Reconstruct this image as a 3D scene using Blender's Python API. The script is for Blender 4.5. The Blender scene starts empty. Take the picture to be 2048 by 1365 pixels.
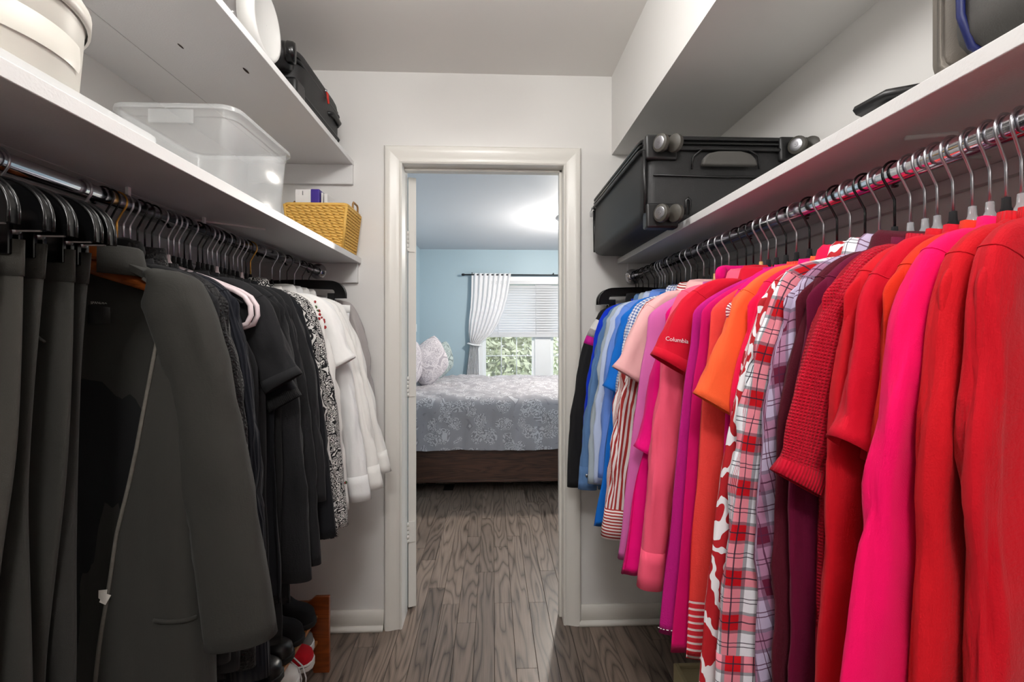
import bpy, bmesh, math, random
import numpy as np
from mathutils import Vector, Matrix, noise
R = math.radians
rnd = random.Random(7)
S = bpy.context.scene
COL = S.collection

# ------------------------------------------------------------------ camera, world, lights, exposure
YAW = math.atan(39 / 960)
cam_d = bpy.data.cameras.new('camera'); cam_d.sensor_width = 36; cam_d.lens = 960 / 2048 * 36
cam_d.shift_y = -18.5 / 2048; cam_d.clip_start = 0.02
cam = bpy.data.objects.new('camera', cam_d); COL.objects.link(cam)
cam.location = (0, 0, 1.30); cam.rotation_euler = (R(90), 0, -YAW)
S.camera = cam
W = bpy.data.worlds.new('world'); S.world = W; W.use_nodes = True
_bg = W.node_tree.nodes['Background']
_bg.inputs[0].default_value = (0.78, 0.88, 1.0, 1); _bg.inputs[1].default_value = 5.0
S.view_settings.view_transform = 'Standard'; S.view_settings.look = 'None'
S.view_settings.gamma = 1; S.view_settings.use_curve_mapping = False
S.view_settings.exposure = 0.12
S.cycles.max_bounces = 8; S.cycles.diffuse_bounces = 4; S.cycles.glossy_bounces = 3
S.cycles.transmission_bounces = 4; S.cycles.transparent_max_bounces = 10
S.cycles.caustics_reflective = False; S.cycles.caustics_refractive = False
S.cycles.sample_clamp_indirect = 8; S.cycles.adaptive_threshold = .03

def light(name, kind, loc, energy, color=(1, 1, 1), size=.2, size_y=None, rot=(0, 0, 0), parent=None):
    d = bpy.data.lights.new(name, kind); d.energy = energy; d.color = color
    if kind == 'AREA':
        d.size = size
        if size_y: d.shape = 'RECTANGLE'; d.size_y = size_y
        else: d.shape = 'DISK'
    else: d.shadow_soft_size = size
    o = bpy.data.objects.new(name, d); COL.objects.link(o); o.location = loc; o.rotation_euler = rot
    if parent: o.parent = parent
    return o
LAMP_CLOSET = (29.0, 62.0); LAMP_BED = 130       # glow of the closet lamp and of the added fill lamp, watts of the bedroom lamp, both built below

# ------------------------------------------------------------------ helpers
def srgb(r, g, b):
    f = lambda c: (c / 255 / 12.92) if c / 255 <= .04045 else ((c / 255 + .055) / 1.055) ** 2.4
    return (f(r), f(g), f(b), 1)
def tag(o, label=None, cat=None, group=None, kind=None):
    if label: o['label'] = label
    if cat: o['category'] = cat
    if group: o['group'] = group
    if kind: o['kind'] = kind
    return o
def empty(name, loc=(0, 0, 0), rz=0, label=None, cat=None, group=None, kind=None):
    o = bpy.data.objects.new(name, None); COL.objects.link(o)
    o.location = loc; o.rotation_euler = (0, 0, rz); o.empty_display_size = .05
    return tag(o, label, cat, group, kind)
def link(name, me, mat=None, parent=None, loc=(0, 0, 0), rot=(0, 0, 0)):
    o = bpy.data.objects.new(name, me); COL.objects.link(o)
    if mat and not me.materials: me.materials.append(mat)
    o.location = loc; o.rotation_euler = rot
    if parent: o.parent = parent
    return o
class MB:
    """collects vertices and faces of one part"""
    def __init__(s): s.v, s.f, s.uv = [], [], []
    def add(s, v, f, uv=None):
        b = len(s.v); s.v.extend(tuple(map(float, p)) for p in v); s.f.extend(tuple(i + b for i in q) for q in f)
        s.uv.extend(uv if uv is not None else [(float(p[0]), float(p[2])) for p in v]); return s
    def box(s, x0, x1, y0, y1, z0, z1):
        v = [(x0, y0, z0), (x1, y0, z0), (x1, y1, z0), (x0, y1, z0), (x0, y0, z1), (x1, y0, z1), (x1, y1, z1), (x0, y1, z1)]
        return s.add(v, [(0, 3, 2, 1), (4, 5, 6, 7), (0, 1, 5, 4), (1, 2, 6, 5), (2, 3, 7, 6), (3, 0, 4, 7)])
    def loft(s, rings, closed=True, cap0=False, cap1=False, flip=False, uv=None):
        rings = np.asarray(rings, float); n, m, _ = rings.shape
        v = rings.reshape(-1, 3); f = []
        for i in range(n - 1):
            for j in range(m if closed else m - 1):
                k = (j + 1) % m
                q = (i * m + j, i * m + k, (i + 1) * m + k, (i + 1) * m + j)
                f.append(q[::-1] if flip else q)
        if cap0: q = tuple(range(m)); f.append(q if flip else q[::-1])
        if cap1: q = tuple((n - 1) * m + j for j in range(m)); f.append(q[::-1] if flip else q)
        if uv is None:
            d = np.linalg.norm(np.diff(rings, axis=1, prepend=rings[:, :1]), axis=2).mean(axis=0).cumsum()
            e = np.linalg.norm(np.diff(rings, axis=0, prepend=rings[:1]), axis=2).mean(axis=1).cumsum()
            uv = [(float(d[j]), float(e[i])) for i in range(n) for j in range(m)]
        return s.add(v, f, uv)
    def tube(s, pts, r, m=8, cap=True, flat=None):
        pts = [Vector(p) for p in pts]; n = len(pts)
        rr = r if hasattr(r, '__len__') else [r] * n
        rings = []; up = None
        for i in range(n):
            t = (pts[min(i + 1, n - 1)] - pts[max(i - 1, 0)]).normalized()
            if up is None:
                up = Vector((0, 1, 0)) if abs(t.y) < .9 else Vector((1, 0, 0))
            a = (up - t * up.dot(t)).normalized(); up = a; b = t.cross(a)
            fl = flat or 1
            rings.append([pts[i] + a * (rr[i] * fl * math.cos(2 * math.pi * k / m)) + b * (rr[i] * math.sin(2 * math.pi * k / m)) for k in range(m)])
        return s.loft(rings, True, cap, cap)
    def lathe(s, prof, m=32, c=(0, 0, 0), axis='z', cap0=False, cap1=False):
        rings = []
        for r, h in prof:
            ring = []
            for k in range(m):
                a = 2 * math.pi * k / m; x, y = r * math.cos(a), r * math.sin(a)
                p = (x, y, h) if axis == 'z' else ((h, x, y) if axis == 'x' else (y, h, x))
                ring.append((p[0] + c[0], p[1] + c[1], p[2] + c[2]))
            rings.append(ring)
        return s.loft(rings, True, cap0, cap1)
    def prism(s, poly, y0, y1):
        """polygon in xz, extruded in y"""
        n = len(poly)
        v = [(x, y0, z) for x, z in poly] + [(x, y1, z) for x, z in poly]
        return s.add(v, [tuple(range(n)), tuple(range(2 * n - 1, n - 1, -1))] + [((i + 1) % n, i, i + n, (i + 1) % n + n) for i in range(n)])
    def mesh(s, name, smooth=True, bevel=0, seg=2, angle=None):
        me = bpy.data.meshes.new(name); me.from_pydata(s.v, [], s.f)
        ul = me.uv_layers.new(name='UVMap')
        li = np.empty(len(me.loops), dtype=np.int32); me.loops.foreach_get('vertex_index', li)
        ul.data.foreach_set('uv', np.asarray(s.uv, dtype=np.float32)[li].ravel())
        if bevel:
            bm = bmesh.new(); bm.from_mesh(me)
            bmesh.ops.recalc_face_normals(bm, faces=bm.faces)
            rs = bmesh.ops.bevel(bm, geom=[e for e in bm.edges if len(e.link_faces) == 2 and e.calc_face_angle(0) > .5], offset=bevel, segments=seg, profile=.5, affect='EDGES')
            for q in rs['faces']: q.smooth = seg > 1
            bm.to_mesh(me); bm.free()
        elif smooth:
            me.polygons.foreach_set('use_smooth', [True] * len(me.polygons))
            if angle: me.set_sharp_from_angle(angle=angle)
        return me
    def build(s, name, mat, parent=None, smooth=True, bevel=0, seg=2, loc=(0, 0, 0), rot=(0, 0, 0), angle=None):
        return link(name, s.mesh(name, smooth, bevel, seg, angle), mat, parent, loc, rot)
def bx(name, mat, parent, x0, x1, y0, y1, z0, z1, bevel=.002, seg=2):
    return MB().box(x0, x1, y0, y1, z0, z1).build(name, mat, parent, True, bevel, seg)

# ------------------------------------------------------------------ materials
class NT:
    def __init__(s, name):
        s.m = bpy.data.materials.new(name); s.m.use_nodes = True
        s.t = s.m.node_tree; s.p = s.t.nodes['Principled BSDF']
    def n(s, kind, **kw):
        o = s.t.nodes.new(kind)
        for k, v in kw.items(): setattr(o, k, v)
        return o
    def l(s, a, b): s.t.links.new(a, b)
    def val(s, sock, v):
        if hasattr(v, 'links') or hasattr(v, 'is_output'): s.l(v, sock)
        else: sock.default_value = v
    def math(s, op, a, b=0.0, c=0.0):
        o = s.n('ShaderNodeMath', operation=op)
        for i, v in enumerate((a, b, c)): s.val(o.inputs[i], v)
        return o.outputs[0]
    def mix(s, f, a, b):
        o = s.n('ShaderNodeMix', data_type='RGBA')
        s.val(o.inputs['Factor'], f); s.val(o.inputs['A'], a); s.val(o.inputs['B'], b)
        return o.outputs['Result']
    def uv(s):
        o = s.n('ShaderNodeSeparateXYZ'); s.l(s.n('ShaderNodeTexCoord').outputs['UV'], o.inputs[0]); return o.outputs[0], o.outputs[1]
    def coord(s, which='Object', scale=(1, 1, 1)):
        mp = s.n('ShaderNodeMapping'); mp.inputs['Scale'].default_value = scale
        s.l(s.n('ShaderNodeTexCoord').outputs[which], mp.inputs[0]); return mp.outputs[0]
    def noise(s, co, scale=5, detail=3, rough=.5, dist=0):
        o = s.n('ShaderNodeTexNoise'); s.l(co, o.inputs['Vector'])
        o.inputs['Scale'].default_value = scale; o.inputs['Detail'].default_value = detail
        o.inputs['Roughness'].default_value = rough; o.inputs['Distortion'].default_value = dist
        return o.outputs['Fac']
    def ramp(s, f, stops, interp='LINEAR'):
        o = s.n('ShaderNodeValToRGB'); o.color_ramp.interpolation = interp; s.l(f, o.inputs[0])
        e = o.color_ramp.elements
        while len(e) < len(stops): e.new(.5)
        for q, (p, c) in zip(e, stops): q.position = p; q.color = c
        return o.outputs[0]
    def bump(s, h, strength=.3, dist=.002):
        o = s.n('ShaderNodeBump'); o.inputs['Strength'].default_value = strength; o.inputs['Distance'].default_value = dist
        s.l(h, o.inputs['Height']); s.l(o.outputs[0], s.p.inputs['Normal'])
    def band(s, x, period, duty, off=0.0):
        f = s.math('FRACT', s.math('ADD', s.math('DIVIDE', x, period), off))
        return s.math('LESS_THAN', f, duty)
    def set(s, **kw):
        for k, v in kw.items(): s.val(s.p.inputs[k.replace('_', ' ')], v)
        return s
def simple(name, col, rough=.5, metal=0, var=.06, scale=8, bump=0, bscale=200, **kw):
    t = NT(name); c = srgb(*col)
    co = t.coord('Object')
    if var:
        t.set(Base_Color=t.mix(t.noise(co, scale, 3), tuple(x * (1 - var) for x in c[:3]) + (1,), tuple(min(1, x * (1 + var)) for x in c[:3]) + (1,)))
    else: t.set(Base_Color=c)
    t.set(Roughness=rough, Metallic=metal, **kw)
    if bump: t.bump(t.noise(co, bscale, 2), bump, .001)
    return t.m
def paint(name, col, rough=.45, bump=.15):
    t = NT(name); c = srgb(*col); co = t.coord('Object')
    n = t.noise(co, 2.2, 4, .6)
    t.set(Base_Color=t.mix(n, tuple(x * .98 for x in c[:3]) + (1,), tuple(min(1, x * 1.02) for x in c[:3]) + (1,)), Roughness=rough)
    t.bump(t.noise(co, 260, 2), bump, .0008); return t.m
def cloth_bump(t, weave, k=1.0):
    u, v = t.uv()
    if weave == 'rib':
        h = t.math('SINE', t.math('MULTIPLY', u, 6.283 / .0042)); t.bump(h, .55 * k, .0012)
    elif weave == 'cable':
        t.bump(t.math('SINE', t.math('MULTIPLY', u, 6.283 / .008)), .7 * k, .0018)
    elif weave == 'chunky':
        row = t.math('SINE', t.math('MULTIPLY', v, 6.283 / .0044))
        col_ = t.math('SINE', t.math('ADD', t.math('MULTIPLY', u, 6.283 / .0038), t.math('MULTIPLY', t.math('ABSOLUTE', row), 1.2)))
        t.bump(t.math('MULTIPLY', t.math('ADD', row, 1.2), t.math('ADD', col_, 1.2)), .7 * k, .0012)
    elif weave == 'knit':
        t.bump(t.math('ADD', t.noise(t.coord('UV', (1, 1, 1)), 420, 3), t.noise(t.coord('UV', (1, .15, 1)), 300, 2)), .5 * k, .0014)
    elif weave == 'seq':
        vo = t.n('ShaderNodeTexVoronoi'); vo.inputs['Scale'].default_value = 220; t.l(t.coord('UV'), vo.inputs['Vector'])
        t.bump(vo.outputs['Distance'], .9 * k, .002)
    else:
        t.bump(t.math('ADD', t.math('MULTIPLY', t.noise(t.coord('UV'), 900, 1), .4), t.noise(t.coord('UV', (1, .5, 1)), 34, 3, .6)), .35 * k, .0022)
def cloth(name, col, weave='plain', rough=.85, sheen=.05, var=.07, k=1.0):
    t = NT(name); c = srgb(*col)
    n = t.noise(t.coord('UV', (1, .4, 1)), 22, 4, .6)
    t.set(Base_Color=t.mix(n, tuple(x * (1 - var) for x in c[:3]) + (1,), tuple(min(1, x * (1 + var)) for x in c[:3]) + (1,)),
          Roughness=rough, Sheen_Weight=sheen, Sheen_Roughness=.5, Specular_IOR_Level=.18)
    cloth_bump(t, weave, k); return t.m
def stripes(name, a, b, period, duty=.5, axis=0, rough=.8):
    t = NT(name); uv = t.uv()
    t.set(Base_Color=t.mix(t.band(uv[axis], period, duty), srgb(*b), srgb(*a)), Roughness=rough, Specular_IOR_Level=.25); cloth_bump(t, 'plain'); return t.m
def gingham(name, a, b, period):
    t = NT(name); u, v = t.uv()
    f = t.math('MULTIPLY', t.math('ADD', t.band(u, period, .5), t.band(v, period, .5)), .5)
    t.set(Base_Color=t.mix(f, srgb(*b), srgb(*a)), Roughness=.85); cloth_bump(t, 'plain'); return t.m
def plaid(name, P, base, mid, dark, line, k=.22, diag=0.0):
    t = NT(name); u, v = t.uv()
    if diag:
        u, v = t.math('ADD', u, t.math('MULTIPLY', v, diag)), t.math('SUBTRACT', v, t.math('MULTIPLY', u, diag))
    def tri(x, off):   # distance from the middle of the band, 0..0.5
        return t.math('ABSOLUTE', t.math('SUBTRACT', t.math('FRACT', t.math('ADD', t.math('DIVIDE', x, P), off)), .5))
    du, dv = tri(u, .13), tri(v, .31)
    bu, bv = t.math('LESS_THAN', du, k), t.math('LESS_THAN', dv, k)
    c = t.mix(t.math('MAXIMUM', bu, bv), srgb(*base), srgb(*mid))
    c = t.mix(t.math('MULTIPLY', bu, bv), c, srgb(*dark))
    for d in (du, dv):
        e = t.math('MULTIPLY', t.math('GREATER_THAN', d, k), t.math('LESS_THAN', d, k + .07))
        c = t.mix(t.math('MULTIPLY', e, .62), c, srgb(*line))
        for q in (.005, .455):
            e = t.math('LESS_THAN', t.math('ABSOLUTE', t.math('SUBTRACT', d, q)), .010)
            c = t.mix(t.math('MULTIPLY', e, .9), c, srgb(*line))
    t.set(Base_Color=c, Roughness=.85, Specular_IOR_Level=.25); cloth_bump(t, 'plain'); return t.m
def paisley(name, ground, motif, scale, rings=9.0, thr=.15, warp=.5, rough=.85, low=None):
    t = NT(name); co = t.coord('UV')
    nz = t.n('ShaderNodeTexNoise'); nz.inputs['Scale'].default_value = scale * .9; nz.inputs['Detail'].default_value = 1; t.l(co, nz.inputs['Vector'])
    ad = t.n('ShaderNodeVectorMath', operation='SCALE'); t.l(nz.outputs['Color'], ad.inputs[0]); ad.inputs['Scale'].default_value = warp / scale
    sm = t.n('ShaderNodeVectorMath', operation='ADD'); t.l(co, sm.inputs[0]); t.l(ad.outputs[0], sm.inputs[1])
    vo = t.n('ShaderNodeTexVoronoi'); vo.inputs['Scale'].default_value = scale; vo.inputs['Randomness'].default_value = .75; t.l(sm.outputs[0], vo.inputs['Vector'])
    v2 = t.n('ShaderNodeTexVoronoi'); v2.inputs['Scale'].default_value = scale * 4.2; t.l(sm.outputs[0], v2.inputs['Vector'])
    r1 = t.math('SINE', t.math('MULTIPLY', vo.outputs['Distance'], rings * 6.283))
    r2 = t.math('SINE', t.math('MULTIPLY', v2.outputs['Distance'], 2.6 * 6.283))
    sel = t.math('GREATER_THAN', t.math('SINE', t.math('MULTIPLY', vo.outputs['Distance'], rings * 1.9)), -.1)
    s_ = t.math('ADD', t.math('MULTIPLY', r1, t.math('SUBTRACT', 1.0, sel)), t.math('MULTIPLY', r2, sel))
    f = t.math('GREATER_THAN', s_, thr)
    c = t.mix(f, srgb(*ground), srgb(*motif))
    if low: c = t.mix(t.math('LESS_THAN', t.math('ABSOLUTE', t.math('SUBTRACT', vo.outputs['Distance'], .62)), .14), c, srgb(*low))
    t.set(Base_Color=c, Roughness=rough, Specular_IOR_Level=.3); cloth_bump(t, 'plain'); return t.m
def tropical(name, a, b):
    t = NT(name); u, v = t.uv()
    wv = t.n('ShaderNodeTexWave', wave_type='BANDS', bands_direction='DIAGONAL'); wv.inputs['Scale'].default_value = 11
    wv.inputs['Distortion'].default_value = 16; wv.inputs['Detail'].default_value = 1.5; wv.inputs['Detail Scale'].default_value = 1.3
    t.l(t.coord('UV'), wv.inputs['Vector'])
    sp = t.n('ShaderNodeTexWave', wave_type='BANDS', bands_direction='X'); sp.inputs['Scale'].default_value = 22; sp.inputs['Distortion'].default_value = 9; t.l(t.coord('UV'), sp.inputs['Vector'])
    f = t.math('GREATER_THAN', t.math('ADD', wv.outputs['Fac'], t.math('MULTIPLY', sp.outputs['Fac'], .3)), .80)
    t.set(Base_Color=t.mix(f, srgb(*a), srgb(*b)), Roughness=.8); cloth_bump(t, 'plain'); return t.m
def wood(name, c0, c1, scale=(6, 60, 60), rough=.4, rand=True, contrast=1.0):
    t = NT(name)
    mp = t.n('ShaderNodeMapping'); mp.inputs['Scale'].default_value = scale
    t.l(t.n('ShaderNodeTexCoord').outputs['Object'], mp.inputs[0])
    vec = mp.outputs[0]
    oi = t.n('ShaderNodeObjectInfo')
    if rand:
        ad = t.n('ShaderNodeVectorMath', operation='ADD'); t.l(vec, ad.inputs[0])
        cb = t.n('ShaderNodeCombineXYZ')
        for i in range(3): t.l(t.math('MULTIPLY', oi.outputs['Random'], 37.0 + 11 * i), cb.inputs[i])
        t.l(cb.outputs[0], ad.inputs[1]); vec = ad.outputs[0]
    n1 = t.noise(vec, 1.0, 5, .6, .6)
    rings = t.math('FRACT', t.math('MULTIPLY', t.noise(vec, .45, 2, .5, .4), 9.0))
    rr = t.math('POWER', t.math('ABSOLUTE', t.math('SUBTRACT', rings, .5)), .8)
    f = t.math('ADD', t.math('MULTIPLY', n1, .6), t.math('MULTIPLY', rr, .55 * contrast))
    c = t.ramp(f, [(.22, srgb(*c0)), (.75, srgb(*c1))])
    if rand:
        hs = t.n('ShaderNodeHueSaturation'); t.l(c, hs.inputs['Color'])
        t.val(hs.inputs['Value'], t.math('ADD', t.math('MULTIPLY', oi.outputs['Random'], .45), .78)); c = hs.outputs[0]
    t.set(Base_Color=c, Roughness=rough); t.bump(n1, .12, .001); return t.m
def oak(name, c0, c1):
    t = NT(name); oi = t.n('ShaderNodeObjectInfo')
    def vec(sc):
        mp = t.n('ShaderNodeMapping'); mp.inputs['Scale'].default_value = sc; t.l(t.n('ShaderNodeTexCoord').outputs['Object'], mp.inputs[0])
        ad = t.n('ShaderNodeVectorMath', operation='ADD'); t.l(mp.outputs[0], ad.inputs[0]); cb = t.n('ShaderNodeCombineXYZ')
        for i in range(3): t.l(t.math('MULTIPLY', oi.outputs['Random'], 53.0 + 17 * i), cb.inputs[i])
        t.l(cb.outputs[0], ad.inputs[1]); return ad.outputs[0]
    n0 = t.noise(vec((11, 1.3, 11)), 1.0, 1.5, .45, .25)
    ring = t.math('POWER', t.math('ABSOLUTE', t.math('SINE', t.math('MULTIPLY', n0, 34.0))), .55)      # cathedral grain
    fine = t.noise(vec((240, 7, 240)), 1.0, 2, .6)
    big = t.noise(vec((3, .7, 3)), 1.0, 2)
    f = t.math('ADD', t.math('ADD', t.math('MULTIPLY', ring, .42), t.math('MULTIPLY', fine, .40)), t.math('MULTIPLY', big, .28))
    c = t.ramp(f, [(.28, srgb(*c0)), (.86, srgb(*c1))])
    hs = t.n('ShaderNodeHueSaturation'); t.l(c, hs.inputs['Color']); t.val(hs.inputs['Value'], t.math('ADD', t.math('MULTIPLY', oi.outputs['Random'], .35), .82))
    t.set(Base_Color=hs.outputs[0], Roughness=t.math('ADD', t.math('MULTIPLY', fine, .12), .30)); t.bump(f, .10, .0008); return t.m
def glassy(name, col, rough=.05, alpha=.25):
    t = NT(name)   # thin clear plastic: mostly see-through with a surface reflection
    t.set(Base_Color=srgb(*col), Roughness=rough, Alpha=alpha, Specular_IOR_Level=.6); return t.m

M = dict(
    wall=paint('closet_wall_paint', (228, 226, 223), .5), ceil=paint('ceiling_paint', (236, 233, 229), .6),
    shelf=paint('shelf_gloss_paint', (222, 221, 220), .35, .4), trim=paint('trim_gloss_paint', (232, 229, 222), .3, .1),
    blue=paint('bedroom_blue_paint', (176, 197, 208), .55), bceil=paint('bedroom_ceiling_paint', (206, 208, 214), .6),
    chrome=simple('chrome', (215, 215, 220), .12, 1, 0), steel=simple('brushed_steel', (180, 180, 185), .3, 1, 0),
    brass=simple('brass_wire', (200, 150, 70), .3, 1, 0),
    blackp=simple('black_plastic', (12, 12, 13), .22, 0, .1), whitep=simple('white_plastic', (222, 220, 217), .35),
    greyp=simple('grey_plastic', (120, 128, 145), .4), lavp=simple('pale_lavender_plastic', (215, 210, 218), .35),
    pinkp=simple('blush_plastic', (222, 205, 208), .4), velvet=simple('black_velvet', (18, 18, 20), .95),
    clearp=glassy('clear_plastic', (225, 228, 232), .08, .35), clearbin=glassy('frosted_clear_plastic', (214, 216, 216), .10, .26),
    lidp=glassy('translucent_lid_plastic', (240, 242, 242), .25, .62), jarp=glassy('clear_jar_plastic', (150, 145, 145), .06, .34),
    glass=glassy('window_glass', (225, 235, 235), .02, .08),
    wood_h=wood('hanger_walnut_stain', (120, 58, 22), (160, 84, 36), (8, 8, 60), .25, False),
    wood_l=wood('pale_hanger_wood', (196, 152, 92), (222, 184, 126), (8, 8, 60), .35, False),
    cherry=wood('cherry_stained_wood', (104, 44, 16), (150, 76, 30), (4, 30, 30), .35, False),
    slat=wood('oiled_slat_wood', (150, 92, 44), (186, 124, 66), (30, 4, 30), .4, False),
    bedwood=wood('dark_walnut_bed_wood', (42, 27, 21), (92, 60, 46), (3, 30, 40), .4, False),
    floor=oak('grey_brown_oak_floor', (50, 40, 33), (138, 121, 109)),
    wicker=simple('honey_wicker', (220, 174, 86), .6, 0, .16, 60), wicker2=simple('tan_wicker', (170, 130, 82), .65, 0, .2, 60),
    black_nylon=simple('black_nylon', (26, 26, 27), .55, 0, .12, 12, .3, 500), char_nylon=simple('charcoal_nylon', (74, 72, 69), .7, 0, .12, 12, .4, 500),
    trimrub=simple('black_rubber_trim', (22, 22, 23), .4, 0, .08), tyre=simple('grey_rubber_wheel', (66, 63, 57), .5, 0, .1), navyp=simple('navy_piping', (22, 32, 92), .5),
    red_tab=simple('red_cord', (196, 44, 30), .6),
)
# ------------------------------------------------------------------ dimensions (metres; camera at 0,0,1.30 looking to +y)
XL, XR, YB, YF, ZC = -1.06, .92, 2.124, -.95, 2.44
YB2 = YB + .125                       # bedroom side of the door wall
DX0, DX1, DZ = -.395, .315, 2.037     # clear door opening
BXL, BXR, BYB = -1.0, 2.7, 6.67       # bedroom

# ------------------------------------------------------------------ the setting
def struct(name, mb, mat, **kw):
    return tag(mb.build(name, mat, None, **kw), kind='structure')
fl = struct('floor', MB().box(XL - .1, BXR, YF - .1, BYB + .1, -.06, -.012), simple('subfloor', (30, 24, 20), .8), smooth=False)
PW = .083
k = 0
x = -1.07
plank_me = {}
def plank(x0, y0, y1):
    key = round(y1 - y0, 2)
    if key not in plank_me:
        m = MB().box(0, PW - .0014, 0, key - .0014, -.012, 0); plank_me[key] = m.mesh('plank', True, .0007, 1)
    link('plank', plank_me[key], M['floor'], fl, (x0, y0, 0))
while x < XR + .3:
    y = -.25 - rnd.choice([.0, .15, .3, .45, .6]); 
    while y < 3.95:
        ln = rnd.choice([.6, .75, .9, 1.05, 1.2])
        if y + ln > 4.1: ln = round(4.15 - y, 2)
        mid = y + ln / 2
        ok = (y < YB2 + .1) or (-.75 < x < .8)
        if ln > .05 and ok and y + ln > .2: plank(x, y, y + ln)
        y += ln
    x += PW
tag(link('plank_field', MB().box(-1.0, BXR, 4.15, BYB, -.012, 0).box(.8, BXR, YB2, 4.15, -.012, 0).mesh('plank_field', False), M['floor'], fl), kind='stuff')

struct('wall_left', MB().box(XL - .1, XL, YF, YB, 0, ZC), M['wall'], smooth=False)
struct('wall_right', MB().box(XR, XR + .1, YF, YB, 0, ZC), M['wall'], smooth=False)
struct('wall_rear', MB().box(XL - .1, XR + .1, YF - .1, YF, 0, ZC), M['wall'], smooth=False)
struct('ceiling', MB().box(XL - .1, XR + .1, YF - .1, YB2, ZC, ZC + .1), M['ceil'], smooth=False)
# door wall, one piece with the opening; its bedroom face is painted blue
wb = MB()
for yy0, yy1 in ((YB, YB + .115),):
    wb.box(XL - .1, DX0 - .02, yy0, yy1, 0, ZC); wb.box(DX1 + .02, BXR, yy0, yy1, 0, ZC); wb.box(DX0 - .02, DX1 + .02, yy0, yy1, DZ + .02, ZC)
struct('wall_back', wb, M['wall'], smooth=False)
wb = MB(); yy0, yy1 = YB + .115, YB2
wb.box(BXL - .1, DX0 - .02, yy0, yy1, 0, ZC); wb.box(DX1 + .02, BXR, yy0, yy1, 0, ZC); wb.box(DX0 - .02, DX1 + .02, yy0, yy1, DZ + .02, ZC)
struct('wall_bedroom_near', wb, M['blue'], smooth=False)
struct('ceiling_soffit', MB().box(.532, XR, YF, YB, 2.09, ZC), M['wall'], smooth=False)
# bedroom shell with the window hole
WX0, WX1, WZ0, WZ1 = -.13, 1.53, .62, 1.99
struct('wall_bedroom_left', MB().box(BXL - .1, BXL, YB2, BYB, 0, ZC), M['blue'], smooth=False)
SY0, SY1, SZ0, SZ1 = 2.6, 3.8, .75, 2.05  # opening for the added side window
struct('wall_bedroom_right', MB().box(BXR, BXR + .1, YB, SY0, 0, ZC).box(BXR, BXR + .1, SY1, BYB, 0, ZC).box(BXR, BXR + .1, SY0, SY1, 0, SZ0).box(BXR, BXR + .1, SY0, SY1, SZ1, ZC), M['blue'], smooth=False)
w2 = empty('added_side_window', (BXR, (SY0 + SY1) / 2, SZ0), kind='structure')  # unseen window, added to bring daylight onto the bed side and floor
for y0, y1, z0, z1 in ((-.6, -.55, 0, 1.3), (.55, .6, 0, 1.3), (-.55, .55, 0, .05), (-.55, .55, 1.25, 1.3), (-.55, .55, .63, .67)): bx('frame_bar', M['trim'], w2, .02, .06, y0, y1, z0, z1, 0)
bx('pane', M['glass'], w2, .035, .04, -.55, .55, .05, 1.25, 0)
struct('wall_bedroom_window', MB().box(BXL - .1, WX0, BYB, BYB + .14, 0, ZC).box(WX1, BXR + .1, BYB, BYB + .14, 0, ZC).box(WX0, WX1, BYB, BYB + .14, 0, WZ0).box(WX0, WX1, BYB, BYB + .14, WZ1, ZC), M['blue'], smooth=False)
struct('ceiling_bedroom', MB().box(BXL - .1, BXR + .1, YB2, BYB + .14, ZC, ZC + .1), M['bceil'], smooth=False)
# baseboards with a shoe moulding
def baseboard(name, x0, x1):
    e = empty(name, ((x0 + x1) / 2, YB, 0), kind='structure')
    w = (x1 - x0) / 2
    MB().prism([(0, 0), (-.013, 0), (-.013, .066), (-.009, .078), (-.004, .084), (0, .086)], -w, w).build('board', M['trim'], e, rot=(0, 0, R(90)))
    MB().prism([(0, 0), (-.028, 0), (-.027, .009), (-.022, .017), (-.0131, .021), (0, .021)], -w, w).build('shoe_moulding', M['trim'], e, rot=(0, 0, R(90)))
baseboard('baseboard_left', XL, DX0 - .08); baseboard('baseboard_right', DX1 + .068, XR)
# door casing: moulded profile mitred at the corners, jambs, stops
tr = empty('trim_1', ((DX0 + DX1) / 2, YB, 0), kind='structure'); cx = (DX0 + DX1) / 2; hw = (DX1 - DX0) / 2
CW = .077
prof = [(0, 0), (0, -.010), (.006, -.014), (.010, -.012), (.013, -.011), (.026, -.014), (.046, -.020), (.060, -.0225), (.070, -.021), (.0745, -.016), (CW, -.012), (CW, 0)]  # distance from the opening, depth
for sx in (-1, 1):
    rings = [[(sx * (hw + d), y, z0 + (d if z0 else 0)) for d, y in prof] for z0 in (0, DZ)]
    MB().loft(rings, True, True, True, flip=sx > 0).build('side_casing', M['trim'], tr, angle=R(35))
    MB().box(sx * hw if sx > 0 else -hw - .02, hw + .02 if sx > 0 else -hw, 0, YB2 - YB, 0, DZ + .02).build('jamb', M['trim'], tr, smooth=False)
    if sx > 0: MB().box(hw - .012, hw, .05, .085, 0, DZ).build('door_stop', M['trim'], tr, True, .002)
MB().loft([[(sx * (hw + d), y, DZ + d) for d, y in prof] for sx in (-1, 1)], True, True, True).build('head_casing', M['trim'], tr, angle=R(35))
MB().box(-hw, hw, 0, YB2 - YB, DZ, DZ + .02).build('head_jamb', M['trim'], tr, smooth=False)
MB().box(-hw, hw, .05, .085, DZ - .012, DZ).build('door_stop', M['trim'], tr, True, .002)
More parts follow.
